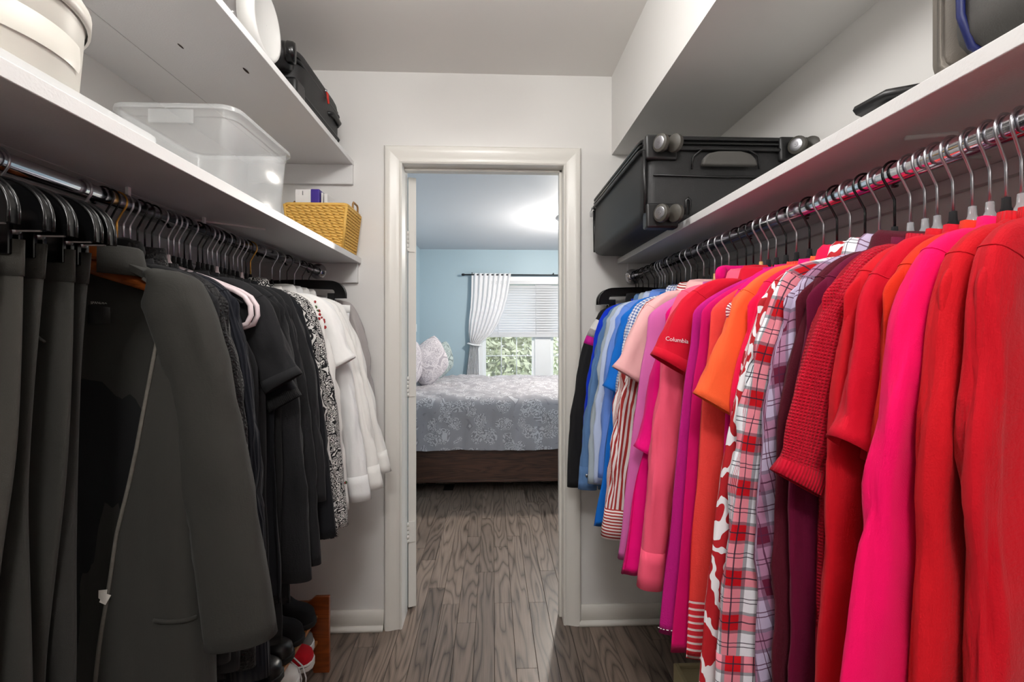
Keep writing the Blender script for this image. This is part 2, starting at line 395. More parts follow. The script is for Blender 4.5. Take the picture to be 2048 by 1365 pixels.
# door leaf swung into the bedroom past a right angle
dr = empty('door_1', (DX0 + .004, YB2 + .004, 0), R(20), kind='structure')
bx('door_leaf', M['trim'], dr, 0, .037, .004, .70, .012, 2.022, .0015)
for z in (.365, 1.045, 1.72):
    h = MB().box(-.001, .030, -.0005, .004, z - .048, z + .048).build('hinge', M['trim'], dr, True, .001)
    for i in range(5): MB().lathe([(.006, z - .047 + i * .0192), (.006, z - .03 + i * .0192)], 10, (-.004, -.004, 0), cap0=True, cap1=True).build('hinge_knuckle', M['trim'], h)

# window: frame, two sash units, muntins and panes
wn = empty('window_1', ((WX0 + WX1) / 2, BYB, WZ0), kind='structure')
wx, wz = (WX0 + WX1) / 2, WZ0
white = simple('white_window_vinyl', (240, 241, 243), .4, 0, .02)
f = MB(); W2, H2 = (WX1 - WX0) / 2, WZ1 - WZ0
bx('head_casing', white, wn, -W2 - .07, W2 + .07, -.022, 0, H2, H2 + .075); bx('sill', white, wn, -W2 - .09, W2 + .09, -.05, 0, -.03, 0)
for sx in (-1, 1): bx('side_casing', white, wn, sx * (W2 + .035) - .035, sx * (W2 + .035) + .035, -.022, 0, 0, H2)
mid0, mid1 = -W2 + .72, -W2 + .94
bx('mullion', white, wn, mid0, mid1, -.015, .08, 0, H2)
for (a, b) in ((-W2, mid0), (mid1, W2)):
    for z0, z1, yy in ((0, H2 / 2 + .02, .02), (H2 / 2 - .02, H2, .045)):
        sa = MB()
        sa.box(a, a + .04, yy, yy + .03, z0, z1).box(b - .04, b, yy, yy + .03, z0, z1).box(a + .04, b - .04, yy, yy + .03, z0, z0 + .05).box(a + .04, b - .04, yy, yy + .03, z1 - .04, z1)
        so = sa.build('sash', white, wn, smooth=False)
        bx('pane', M['glass'], so, a + .04, b - .04, yy + .012, yy + .016, z0 + .05, z1 - .04, 0)
        nx = 3
        for i in range(1, nx + (1 if nx == 1 else 0)):
            xx = a + .04 + (b - a - .08) * i / (nx if nx > 1 else 2)
            bx('muntin', white, so, xx - .006, xx + .006, yy + .004, yy + .024, z0 + .05, z1 - .04, 0)
        zz = (z0 + z1) / 2 - .01
        bx('muntin', white, so, a + .04, b - .04, yy + .005, yy + .023, zz - .006, zz + .006, 0)

# ------------------------------------------------------------------ bedroom things
# ceiling lamp with crystal drops
cl = empty('ceiling_lamp', (.92, 4.75, ZC - .24), label='lit crystal flush ceiling lamp hanging in the blue bedroom', cat='ceiling lamp')
glow = NT('lamp_glow'); glow.set(Base_Color=(1, .97, .92, 1), Emission_Color=(1, .96, .9, 1), Emission_Strength=6.0)
MB().lathe([(.001, .24), (.27, .24), (.27, .215), (.001, .215)], 32).build('ceiling_plate', M['steel'], cl)
MB().lathe([(.001, .215), (.03, .21), (.05, .17), (.05, .10), (.03, .06), (.001, .05)], 24).build('bulb', glow.m, cl)
crys = glassy('crystal', (255, 252, 246), .03, .5)
for i in range(22):
    a = i * 2 * math.pi / 22
    for j, (r0, zt) in enumerate(((.26, .22), (.20, .12))):
        m = MB(); c = (r0 * math.cos(a + j * .2), r0 * math.sin(a + j * .2), zt - .09)
        m.lathe([(.001, .09), (.008, .08), (.011, .02), (.001, 0)], 6, c).build('crystal_drop', crys, cl, False)
light('bedroom_bulb', 'POINT', (0, 0, .03), LAMP_BED, (1, .93, .84), .08, parent=cl)

# blinds
bl = empty('window_blind', ((WX0 + .83), BYB - .045, 1.235), label='white horizontal slat blind pulled halfway down the bedroom window', cat='blind')
bm_ = simple('blind_vinyl', (208, 209, 213), .45, 0, .02)
SW = .81
bx('head_rail', bm_, bl, -SW, SW, -.03, .012, .72, .765); bx('bottom_rail', bm_, bl, -SW, SW, -.024, .010, -.01, .025)
sl = MB()
rings = []
for q in (-1, 1):
    rings.append([(q * SW, -.013 + .026 * t, .0195 * (2 * t - 1) + .004 * math.sin(math.pi * t)) for t in np.linspace(0, 1, 6)])
slat_me = MB().loft(rings, False).mesh('slat'); 
for i in range(19): link('slat', slat_me, bm_, bl, (0, 0, .066 + i * .0345))
for i in range(9): link('slat', slat_me, bm_, bl, (0, 0, .027 + i * .0028))
for xx in (-.62, -.1, .45): MB().tube([(xx, -.02, .02), (xx, -.02, .72)], .0015, 5).build('ladder_cord', bm_, bl)
# curtain rod and curtain
cr = empty('curtain_rod', (.62, BYB - .08, 2.082), label='thin dark metal curtain rod over the bedroom window', cat='curtain rod')
dk = simple('dark_bronze', (34, 36, 40), .4, .6, 0)
MB().tube([(-1.0, 0, 0), (1.4, 0, 0)], .009, 10).build('pole', dk, cr); MB().lathe([(.001, -1.045), (.014, -1.04), (.017, -1.02), (.012, -1.0), (.008, -.995)], 14, axis='x').build('finial', dk, cr)
for xx in (-.9, .22, 1.3): MB().tube([(xx, .08, .02), (xx, .03, .02), (xx, 0, .012), (xx, 0, .03)], .006, 8).build('bracket', dk, cr)
ct = empty('curtain', (-.1, BYB - .08, .75), label='sheer white curtain tied back at left of the bedroom window', cat='curtain')
def curtain_side(z):
    zs = [.60, .78, 1.10, 1.16, 1.30, 1.45, 1.62, 1.80, 2.10]
    l = [-.36, -.35, -.315, -.315, -.325, -.32, -.30, -.29, -.285]; r = [-.18, -.18, -.19, -.17, -.01, .08, .15, .20, .255]
    return np.interp(z, zs, l), np.interp(z, zs, r)
rings = []
for z in np.linspace(2.10, .62, 60):
    l, r = curtain_side(z); ring = []
    for j in range(90):
        t = j / 89; ph = t * 2 * math.pi * 8
        amp = .018 + .012 * (1 - (r - l) / .54)
        ring.append((l + (r - l) * t + .1, amp * math.sin(ph) - .01 + .004 * math.sin(7 * z + t * 9), z - .75 - .02 * t * (1.6 - abs(z - 1.4)) * (z < 2.0)))
    rings.append(ring)
cm = NT('sheer_white_cotton'); cm.set(Base_Color=srgb(240, 240, 243), Roughness=.9, Alpha=.94, Sheen_Weight=.2)
MB().loft(rings, False).build('drape', cm.m, ct)
MB().tube([(-.22, .03, 1.145 - .75), (-.235, -.03, 1.14 - .75), (-.15, -.055, 1.12 - .75), (-.06, -.03, 1.115 - .75), (-.07, .03, 1.12 - .75)], .010, 8, flat=1.6).build('tieback', cm.m, ct)

# bed
BY0, BY1, BX0, BX1 = 3.86, 5.88, -.93, 1.30
bd = empty('bed', (.2, 4.87, 0), label='bed with dark walnut side rail and platform in the blue bedroom', cat='bed')
bx('side_rail', M['bedwood'], bd, BX0 - .2, BX1 - .2, BY0 - 4.87, BY0 - 4.87 + .035, .095, .37, .004)
bx('rail_lip', M['bedwood'], bd, BX0 - .2, BX1 - .2, BY0 - 4.87 - .012, BY0 - 4.87 + .0, .095, .115, .003)
bx('side_rail', M['bedwood'], bd, BX0 - .2, BX1 - .2, BY1 - 4.87 - .035, BY1 - 4.87, .095, .37, .004)
bx('platform', M['bedwood'], bd, BX0 - .2, BX1 - .2, BY0 - 4.87 + .036, BY1 - 4.87 - .036, .28, .33, .004)
bx('headboard', M['bedwood'], bd, BX0 - .2 - .05, BX0 - .2, BY0 - 4.87, BY1 - 4.87, .0, 1.02, .006)
bx('plinth', M['bedwood'], bd, BX0 - .2 + .2, BX1 - .2 - .2, -.72, .72, .0, .279, .004)
bx('mattress', simple('mattress_white', (230, 230, 230), .9), bd, BX0 - .19, BX1 - .22, BY0 - 4.87 + .05, BY1 - 4.87 - .05, .331, .70, .05, 4)
duv = paisley('grey_paisley_cotton', (198, 196, 200), (146, 143, 148), 8.0, 3.0, .05, .9, .75, (160, 157, 162))
for n_ in duv.node_tree.nodes:
    if n_.type == 'TEX_COORD': pass
rings = []; uvs = []
nx_, ny_ = 120, 110
path = []      # profile across the bed: up the near side, over the top, down the far side
for t in np.linspace(0, 1, ny_):
    s_ = t * 2.98
    if s_ < .325: p = (BY0 - .035, .36 + s_ * 1.0)
    elif s_ < .443: a = (s_ - .325) / .118 * R(90); p = (BY0 - .035 + .075 * (1 - math.cos(a)), .76 - .075 + .075 * math.sin(a) + .0)
    elif s_ < 2.46: p = (BY0 + .04 + (s_ - .443) * (BY1 - BY0 - .08) / 2.017, .76)
    elif s_ < 2.58: a = (s_ - 2.46) / .12 * R(90); p = (BY1 - .04 + .075 * math.sin(a), .685 + .075 * math.cos(a))
    else: p = (BY1 + .035, .76 - (s_ - 2.5))
    path.append((s_, p))
for s_, (yy, zz) in path:
    ring = []
    for j in range(nx_):
        xx = BX0 + .12 + (BX1 + .03 - BX0 - .12) * j / (nx_ - 1)
        n1 = noise.noise((xx * 3, s_ * 3, 1.3)); n2 = noise.noise((xx * 9 + n1, s_ * 5, 4.1)); n3 = noise.noise((xx * 22, s_ * 14, 9.0)); n4 = noise.noise((xx * 1.6 + s_ * 6, s_ * 2.0 - xx * 3, 2.2))
        d = .012 * n1 + .013 * n2 + .006 * n3 + .016 * max(0, n4)
        k1 = min(1, max(0, (s_ - .27) / .17)); k2 = min(1, max(0, (s_ - 2.44) / .14))      # 0 on the near side, 1 on top / 1 on the far side
        d2 = d + .018 * math.sin(xx * 7 + 1.2 * n1) * max(0, 1 - s_ / .5) + .010 * noise.noise((xx * 14, s_ * 2.5, 6.0)) * (1 - k1)
        ring.append((xx, yy - (1 - k1) * (.012 + d2) + k2 * (.02 + d) + .006 * n2 * k1 * (1 - k2), zz + k1 * (1 - k2) * (d * 1.3 + .010) + (.010 * n2 if s_ < .05 else 0)))
        uvs.append((xx, s_))
    rings.append(ring)
dv = tag(MB().loft(rings, False, uv=uvs).build('duvet', duv), 'rumpled grey and white paisley duvet spread over the bed', 'duvet')
def pillow(name, label, mat, loc, rot, w, h, th, seed):
    rings = []; n_, m_ = 22, 30
    uvs = []
    mb = MB()
    for side in (1, -1):
        rings = []
        for i in range(n_ + 1):
            row = []
            for j in range(m_ + 1):
                u, v = 2 * i / n_ - 1, 2 * j / m_ - 1
                ed = max(0, (1 - abs(u) ** 2.6)) * max(0, (1 - abs(v) ** 2.6))
                pin = 1 - .13 * (u * u * v * v)
                q = side * th / 2 * ed ** .42 + side * .006 * noise.noise((u * 3, v * 3, seed))
                row.append((u * w / 2 * pin, q, v * h / 2 * pin))
            rings.append(row)
        mb.loft(rings, False, flip=side > 0)
    o = mb.build(name, mat, None, loc=loc, rot=rot); return tag(o, label, 'pillow', 'pillows on the bed')
pil = paisley('pillow_paisley', (196, 190, 194), (160, 154, 160), 8, 3.0, .1, .6)
pil2 = paisley('pillow_green_grey', (176, 186, 184), (120, 132, 132), 9, 3.0, .0, .6)
pillow('pillow', 'grey paisley pillow leaning at the front on the duvet', pil, (-.635, 4.86, 1.0), (R(0), R(-32), R(52)), .46, .42, .16, 1)
pillow('pillow', 'grey paisley pillow half hidden against the headboard', pil, (-.77, 4.50, .985), (R(0), R(-14), R(80)), .50, .40, .15, 2)
pillow('pillow', 'dark patterned pillow at the back beside the blue wall', pil2, (-.60, 5.50, .965), (R(0), R(-24), R(60)), .46, .36, .14, 3)
bx('outlet', white, None, BXL + .0, BXL + .006, 6.3, 6.36, 1.30, 1.40, .001)
ou = bpy.data.objects['outlet']; ou.name = 'wall_switch'; tag(ou, 'small white switch on the blue bedroom wall', 'switch')

# the garden outside the window
gr = simple('lawn', (150, 165, 120), .9, 0, .2, 3)
tag(MB().box(-14, 16, BYB + .3, 34, -.5, -.4).build('lawn', gr, None, smooth=False), kind='structure')
leafm = simple('pale_leaf', (150, 148, 118), .6, 0, .4, 1.5)
def bush(name, label, c, rx, rz, n, seed):
    r_ = random.Random(seed); mb = MB()
    for i in range(n):
        d = Vector((r_.gauss(0, 1), r_.gauss(0, 1), r_.gauss(0, 1))).normalized() * (r_.random() ** .4)
        p = Vector((d.x * rx, d.y * rx, (d.z + 1) * rz)); a = Vector((r_.gauss(0, 1), r_.gauss(0, 1), r_.gauss(0, 1))).normalized(); b = a.orthogonal().normalized()
        s_ = r_.uniform(.05, .11)
        mb.add([p - a * s_, p + b * s_ * .45, p + a * s_, p - b * s_ * .45], [(0, 1, 2, 3)])
    e = empty(name, c, label=label, cat='bush'); mb.build('foliage', leafm, e, False)
    MB().tube([(0, 0, 0), (.05, .02, rz * .6), (0, 0, rz)], [.09, .06, .03], 8).build('stem', M['bedwood'], e)
bush('garden_bush', 'broad pale green bush outside the left window pane', (.3, 11.0, -.4), 1.5, 1.3, 5000, 3)
bush('garden_bush', 'tall pale green bush outside behind the window mullion', (3.6, 12.2, -.4), 1.6, 1.7, 4000, 4)
# ------------------------------------------------------------------ closet fittings
ZSL, ZSR, ZSU = 1.622, 1.625, 2.045           # top faces of the shelves
RODX = {-1: -.75, 1: .62}; RODZ = {-1: 1.56, 1: 1.544}; RODR = .0165
def shelf(name, label, x0, x1, z, th, boards, cleat_x, cleat_h):
    """boards run along the wall; the aisle edge is at x1 (left) or x0 (right)"""
    e = empty(name, ((x0 + x1) / 2, 1.0, z - th), label=label, cat='shelf'); cx = (x0 + x1) / 2
    n = len(boards) - 1
    for i in range(n):
        bx('board', M['shelf'], e, boards[i] - cx + (.0012 if i else 0), boards[i + 1] - cx, YF - 1.0, YB - 1.0, 0, th, .0015)
    for (a, b) in cleat_x: bx('end_cleat', M['shelf'], e, a - cx, b - cx, YB - 1.0 - .019, YB - 1.0, -cleat_h, 0, .0015)
    return e, cx
sh, cxL = shelf('wall_shelf', 'lower white painted shelf along the left wall over the black clothes', XL, -.573, ZSL, .024, [XL, -.78, -.573], [(XL + .02, -.585)], .085)
bx('wall_cleat', M['shelf'], sh, XL - cxL, XL - cxL + .019, YF - 1, YB - 1, -.06, 0, .0015)
for (x0, y0, x1, y1) in ((-.70, .60, -.86, .50), (-.82, .78, -.93, .70), (-.66, 1.42, -.86, 1.25)):
    d = Vector((x1 - x0, y1 - y0)); d.normalize(); q = Vector((-d.y, d.x)) * .006
    MB().add([(x0 + s1 * q.x - cxL, y0 + s1 * q.y - 1, z) for z in (-.004, 0) for s1 in (-1, 1)] + [(x1 + s1 * q.x - cxL, y1 + s1 * q.y - 1, z) for z in (-.004, 0) for s1 in (-1, 1)],
             [(0, 1, 5, 4), (2, 6, 7, 3), (0, 2, 3, 1), (4, 5, 7, 6), (0, 4, 6, 2), (1, 3, 7, 5)]).build('bracket_strip', M['shelf'], sh, False)
shu, cxU = shelf('wall_shelf', 'upper white painted shelf along the left wall near the ceiling', XL, -.605, ZSU, .020, [XL, -.905, -.605], [(XL + .02, -.606)], .085)
knot = simple('dark_wood_knot', (52, 34, 26), .7)
for (xx, yy, rx_, ry_) in ((-.683, 1.36, .004, .016), (-.79, 1.25, .003, .012)):
    m = MB().lathe([(.0001, -.0006), (1, -.0006)], 14); m.v = [(p[0] * rx_ + xx - cxU, p[1] * ry_ + yy - 1, p[2]) for p in m.v]; m.build('wood_knot', knot, shu)
shr, cxR = shelf('wall_shelf', 'white painted shelf along the right wall above the bright clothes', .557, XR, ZSR, .022, [.557, .80, XR], [(.60, XR - .02)], .085)
bx('wall_cleat', M['shelf'], shr, XR - cxR - .019, XR - cxR, YF - 1, YB - 1, -.03, 0, .0015)
MB().tube([(.64 - cxR, .72 - 1, -.001), (.70 - cxR, .70 - 1, -.002), (.78 - cxR, .78 - 1, -.002), (.86 - cxR, .80 - 1, -.001)], .005, 6).build('paint_ridge', M['shelf'], shr)
for sd, nm in ((-1, 'left'), (1, 'right')):
    e = empty('closet_rod', (RODX[sd], 0, RODZ[sd] - RODR), label='shiny chrome closet rod under the %s shelf' % nm, cat='closet rod')
    MB().tube([(0, YF, RODR), (0, YB - .02, RODR)], RODR, 24).build('tube', M['chrome'], e)
    MB().lathe([(.001, YB - .0195), (.034, YB - .0195), (.034, YB - .024), (.022, YB - .028), (.022, YB - .042), (RODR + .0005, YB - .042)], 24, (0, 0, RODR), axis='y').build('end_flange', M['chrome'], e)
    sc = MB()
    for yy in np.arange(.3, 2.0, .21): MB().lathe([(.001, -.004), (.0045, -.003), (.005, 0)], 10, (.004, yy, 0)).build('rivet', M['blackp'], e)
    for yy in ((1.02, 1.28) if sd < 0 else ()):
        b_ = bx('support_bracket', M['shelf'], e, -.0035, .0035, yy - .004, yy + .004, RODR * 2, ZSL - .024 - RODZ[sd] + RODR, .001)
# closet ceiling lamp, plus an added fill lamp behind the camera
for yy, pw, lb in ((.95, LAMP_CLOSET[0], 'round white closet ceiling lamp above the aisle nearer the door'), (-.62, LAMP_CLOSET[1], 'round white fill lamp added above the aisle behind the camera')):
    g2 = NT('closet_lamp_glow'); g2.set(Base_Color=(1, 1, 1, 1), Emission_Color=(1, .985, .965, 1), Emission_Strength=pw)
    lc = empty('ceiling_lamp', (-.08, yy, ZC - .22), label=lb, cat='ceiling lamp')
    MB().lathe([(.001, .22), (.10, .22), (.10, .20), (.03, .195), (.03, .15), (.13, .148), (.13, .14), (.001, .14)], 40).build('base_plate', M['whitep'], lc)
    MB().lathe([(.12, .14), (.148, .12), (.152, .09), (.14, .05), (.11, .02), (.06, .004), (.001, 0)], 40).build('diffuser', g2.m, lc)

# ------------------------------------------------------------------ things on the left shelves
# translucent lid, tub standing on it
def rrect(w, h, r, n=6):
    p = []
    for cx_, cy_, a0 in ((w / 2 - r, h / 2 - r, 0), (-w / 2 + r, h / 2 - r, 90), (-w / 2 + r, -h / 2 + r, 180), (w / 2 - r, -h / 2 + r, 270)):
        for i in range(n + 1): a = R(a0 + 90 * i / n); p.append((cx_ + r * math.cos(a), cy_ + r * math.sin(a)))
    return p
def rloft(specs, n=6):
    return [[(x, y, z) for x, y in rrect(w, h, r, n)] for w, h, r, z in specs]
o = tag(MB().loft(rloft([(.355, .36, .04, 0), (.365, .37, .045, .002), (.365, .37, .045, .014), (.34, .345, .035, .016), (.335, .34, .035, .008)]), True, True, True).build('bin_lid', M['lidp'], loc=(-.763, .70, ZSL), angle=R(40)),
    'translucent white bin lid lying flat between tub and clear bin', 'lid')
tb = empty('round_tub', (-.745, .67, ZSL + .0165), label='large round white plastic tub with lid on the left shelf', cat='tub')
tubm = simple('cream_white_plastic', (226, 223, 213), .35, 0, .02)
MB().lathe([(.001, 0), (.138, 0), (.144, .006), (.152, .120), (.1535, .122)], 56).build('body', tubm, tb)
MB().lathe([(.155, .117), (.159, .118), (.160, .139), (.157, .144), (.150, .145), (.147, .139), (.001, .139)], 56).build('lid', tubm, tb)
grip = [[(1.002 * (.148 + .003 * zz / .1) * math.cos(a) * (1 + .012 * math.sin(math.pi * t)), (.148 + .003 * zz / .1) * math.sin(a) * (1 + .012 * math.sin(math.pi * t)), zz + .0) for a in np.linspace(R(-75), R(25), 26)] for t, zz in ((0, .042), (.35, .05), (.7, .062), (1, .08))]
MB().loft(grip, False).build('hand_grip', tubm, tb)
# clear storage bin
bn = empty('storage_bin', (-.740, 1.30, ZSL), label='clear frosted plastic storage bin standing open on the left shelf', cat='storage bin')
bw, bdp, bh = .275, .32, .205
out = [(bw * .88, bdp * .90, .03, 0), (bw * .90, bdp * .92, .032, .004), (bw * .985, bdp * .985, .035, bh - .03), (bw, bdp, .035, bh - .028), (bw * 1.0, bdp * 1.0, .035, bh - .004)]
inn = [(bw * .985, bdp * .985, .033, bh - .004), (bw * .975, bdp * .975, .033, bh - .03), (bw * .89, bdp * .91, .03, .006)]
MB().loft(rloft(out + inn), True, True, True).build('body', M['clearbin'], bn, angle=R(40))
MB().loft(rloft([(bw, bdp, .035, bh - .004), (bw * 1.065, bdp * 1.05, .04, bh - .003), (bw * 1.07, bdp * 1.055, .04, bh - .012), (bw * 1.06, bdp * 1.05, .04, bh - .012), (bw * 1.055, bdp * 1.045, .04, bh - .001), (bw * .98, bdp * .98, .035, bh + .001)])).build('rim', M['clearbin'], bn, angle=R(40))
bx('grip_tab', M['clearbin'], bn, -.05, .05, -bdp / 2 - .006, -bdp / 2 - .001, bh - .045, bh - .014, .001)
# wicker basket with handles, and the boxes in it
bk = empty('wicker_basket', (-.690, 2.0, ZSL), label='square honey coloured wicker basket with side handles on the left shelf', cat='basket')
w0, w1, d0, d1, bh = .200, .236, .165, .195, .176
NROW = 14
for i in range(NROW):
    t = (i + .5) / NROW; w = w0 + (w1 - w0) * t; d = d0 + (d1 - d0) * t; z = .004 + t * (bh - .01)
    base = rrect(w, d, .014, 4); P = []
    for j in range(len(base)):
        a, b = Vector(base[j]), Vector(base[(j + 1) % len(base)]); n_ = max(1, int((b - a).length / .006))
        P += [a + (b - a) * q / n_ for q in range(n_)]
    rings = []
    for kx in range(2):            # two strands twined around the stakes
        pts = []
        L_ = 0
        for j, p in enumerate(P):
            nx_ = P[(j + 1) % len(P)] - P[j - 1]; nn = Vector((nx_.y, -nx_.x)).normalized(); L_ += (P[(j + 1) % len(P)] - p).length
            ph = L_ / .026 * math.pi * 1 + kx * math.pi + (i % 2) * math.pi
            pts.append((p.x + nn.x * .0052 * math.sin(ph), p.y + nn.y * .0052 * math.sin(ph), z + .0032 * math.cos(ph) + .0008 * noise.noise((L_ * 40, i, kx))))
        n_ = len(pts); ring = []
        for j in range(n_):
            c = Vector(pts[j]); tg = (Vector(pts[(j + 1) % n_]) - Vector(pts[j - 1])).normalized(); up = Vector((0, 0, 1)); sd_ = tg.cross(up).normalized(); u2 = sd_.cross(tg)
            ring.append([c + sd_ * .0044 * math.cos(a) + u2 * .0052 * math.sin(a) for a in [2 * math.pi * q / 6 for q in range(6)]])
        ring.append(ring[0]); rings.append(ring)
    m = MB()
    for ring in rings: m.loft(ring, True)
    m.build('weave_row', M['wicker'], bk)
MB().loft(rloft([(w0 - .006, d0 - .006, .014, .002), (w1 - .008, d1 - .008, .014, bh - .008)], 4)).build('inner_wall', M['wicker2'], bk)
MB().loft(rloft([(w0 - .006, d0 - .006, .014, .0), (w0 - .006, d0 - .006, .014, .006)], 4), True, True, True).build('bottom', M['wicker2'], bk)
rim_pts = [(x, y, bh) for x, y in rrect(w1, d1, .016, 4)]; rim_pts += rim_pts[:2]
MB().tube(rim_pts, .007, 8).build('rim', M['wicker'], bk)
for sx in (-1, 1):
    q = sx * (w1 / 2)
    MB().tube([(q, -.012 + .0, bh - .02), (q + sx * .001, -.01, bh + .026), (q + sx * .001, -.002, bh + .034), (q + sx * .001, .052, bh + .034), (q + sx * .001, .06, bh + .026), (q, .062, bh - .02)], .0042, 8).build('handle', M['wicker2'], bk)
for (cxx, cyy) in ((w1 / 2, -d1 / 2), (-w1 / 2, -d1 / 2), (w1 / 2, d1 / 2), (-w1 / 2, d1 / 2)):
    fx, fy = cxx * w0 / w1, cyy * d0 / d1
    MB().tube([(fx * 1.005, fy * 1.005, .002), (cxx * 1.01, cyy * 1.01, bh)], .006, 8).build('corner_stake', M['wicker'], bk)
card = simple('white_card', (232, 230, 228), .5, 0, .03); purp = simple('violet_card', (62, 40, 140), .45, 0, .04); gryc = simple('grey_print', (120, 120, 122), .6, 0, 0)
o = empty('product_box', (-.723, 1.99, ZSL + .009), label='white carton with a violet end standing in the wicker basket', cat='box')
bx('carton', card, o, -.06, .0, -.05, .05, 0, .236, .0015); bx('violet_panel', purp, o, .0, .034, -.05, .05, 0, .238, .003)
bx('print_mark', gryc, o, -.032, -.029, -.0506, -.05, .213, .229, 0)
o = tag(bx('white_booklet', card, None, -.685, -.679, 1.95, 2.03, ZSL + .009, ZSL + .236, .0008), 'thin white booklet beside the violet carton in the basket', 'booklet')
o = tag(bx('white_booklet', card, None, -.674, -.661, 1.95, 2.03, ZSL + .009, ZSL + .232, .002), 'thicker white booklet at the right end inside the basket', 'booklet')
o = tag(MB().lathe([(.001, 0), (.03, 0), (.031, .05), (.03, .174), (.026, .180), (.001, .181)], 24).build('dark_canister', M['blackp'], None, loc=(-.628, 1.98, ZSL + .009)), 'dark round canister top just showing over the basket rim', 'canister')
# upper shelf: clear jar on its side with a white lid, black carry-on bag
jr = empty('clear_jar', (-.705, 1.335, ZSU), R(-14), label='clear plastic jar with round white lid lying on the upper shelf', cat='jar')
jr.rotation_euler = (0, 0, R(2)); jr.scale = (1.05, 1.05, 1.05)
MB().lathe([(.001, -.17), (.06, -.17), (.083, -.155), (.086, -.13), (.086, .02), (.084, .035), (.078, .045), (.078, .06)], 48, (0, 0, .088), axis='x').build('jar_body', M['jarp'], jr)
MB().lathe([(.080, .047), (.0875, .049), (.0875, .082), (.083, .088), (.074, .088), (.071, .084), (.001, .084)], 48, (0, 0, .088), axis='x').build('jar_lid', simple('white_jar_lid', (206, 205, 202), .4, 0, .02), jr)
def wheel(parent, c, ax, r=.026, w=.020, twin=True):
    e = bpy.data.objects.new('wheel', None); COL.objects.link(e); 
    return e
cb = empty('carry_on_bag', (-.826, 1.825, ZSU), label='black wheeled carry-on bag with red zipper pull on the upper shelf', cat='bag')
def soft_box(w, d, h, r, seg=5, puff=.0):
    m = MB(); specs = []
    for a in np.linspace(0, 90, seg + 1): specs.append((w - 2 * r * (1 - math.sin(R(a))), d - 2 * r * (1 - math.sin(R(a))), r * 1.2, r * (1 - math.cos(R(a)))))
    for a in np.linspace(90, 0, seg + 1): specs.append((w + puff - 2 * r * (1 - math.sin(R(a))), d + puff - 2 * r * (1 - math.sin(R(a))), r * 1.2, h - r * (1 - math.cos(R(a)))))
    return m.loft(rloft(specs, 5), True, True, True)
soft_box(.38, .47, .222, .06).build('shell', M['black_nylon'], cb)
for z in (.055, .150):
    pts = [(x, y, z) for x, y in rrect(.374, .474, .045, 5)]; MB().tube(pts + pts[:2], .0045, 8).build('piping', M['trimrub'], cb)
for z in (.166,):
    pts = [(x, y, z) for x, y in rrect(.366, .468, .045, 5)]; MB().tube(pts + pts[:2], .003, 6).build('zipper', M['blackp'], cb)
q = empty('wheel_housing', (.150, -.245, .120)); q.parent = cb
MB().lathe([(.001, -.03), (.036, -.03), (.044, -.02), (.044, .02), (.036, .03), (.001, .03)], 28, axis='x').build('wheel_arch', M['trimrub'], q, rot=(0, 0, R(10)), loc=(0, -.012, .02))
MB().lathe([(.001, -.015), (.03, -.015), (.034, -.008), (.034, .008), (.03, .015), (.001, .015)], 28, axis='x').build('wheel', M['blackp'], q, loc=(.036, -.03, .02), rot=(0, 0, R(16)))
bx('corner_guard', M['trimrub'], cb, .12, .192, -.245, -.165, .004, .085, .012, 3)
zz = MB().tube([(.192, .035, .172), (.196, .036, .162), (.199, .038, .128)], [.003, .0045, .004], 8).build('zipper_pull', M['red_tab'], cb)
MB().lathe([(.001, -.005), (.006, -.004), (.006, .004), (.001, .005)], 10, (.190, .034, .175)).build('zipper_slider', M['steel'], zz)
MB().tube([(.184, .06, .10), (.199, .075, .106), (.201, .12, .11), (.199, .165, .106), (.184, .18, .10)], .008, 8, flat=1.3).build('side_handle', M['trimrub'], cb)

# ------------------------------------------------------------------ things on the right shelf
sc_ = empty('suitcase', (.677, 1.72, ZSR), label='large black spinner suitcase lying on the right shelf, wheels to the aisle', cat='suitcase')
SWd, SLn, SHt = .485, .70, .255
soft_box(SWd, SLn, SHt, .03, puff=-.012).build('shell', M['black_nylon'], sc_)
for z in (.205, .222, .236):
    pts = [(x, y, z + (.004 * math.sin(y * 9))) for x, y in rrect(SWd + .006 - (z - .2) * .3, SLn + .006 - (z - .2) * .3, .04, 5)]
    MB().tube(pts + pts[:2], .0055 if z != .222 else .004, 8).build('zipper_piping', M['trimrub'] if z != .222 else M['blackp'], sc_)
for sx in (-1, 1):
    for sy in (-1, 1):
        MB().tube([(sx * (SWd / 2 - .008), sy * (SLn / 2 - .008), .02), (sx * (SWd / 2 - .006), sy * (SLn / 2 - .006), .2)], .006, 8).build('corner_piping', M['trimrub'], sc_)
ya = -SLn / 2
MB().tube([(-SWd / 2 + .03, ya - .001, .128), (0, ya - .003, .125), (SWd / 2 - .03, ya - .001, .128)], .003, 6).build('seam_piping', M['trimrub'], sc_)
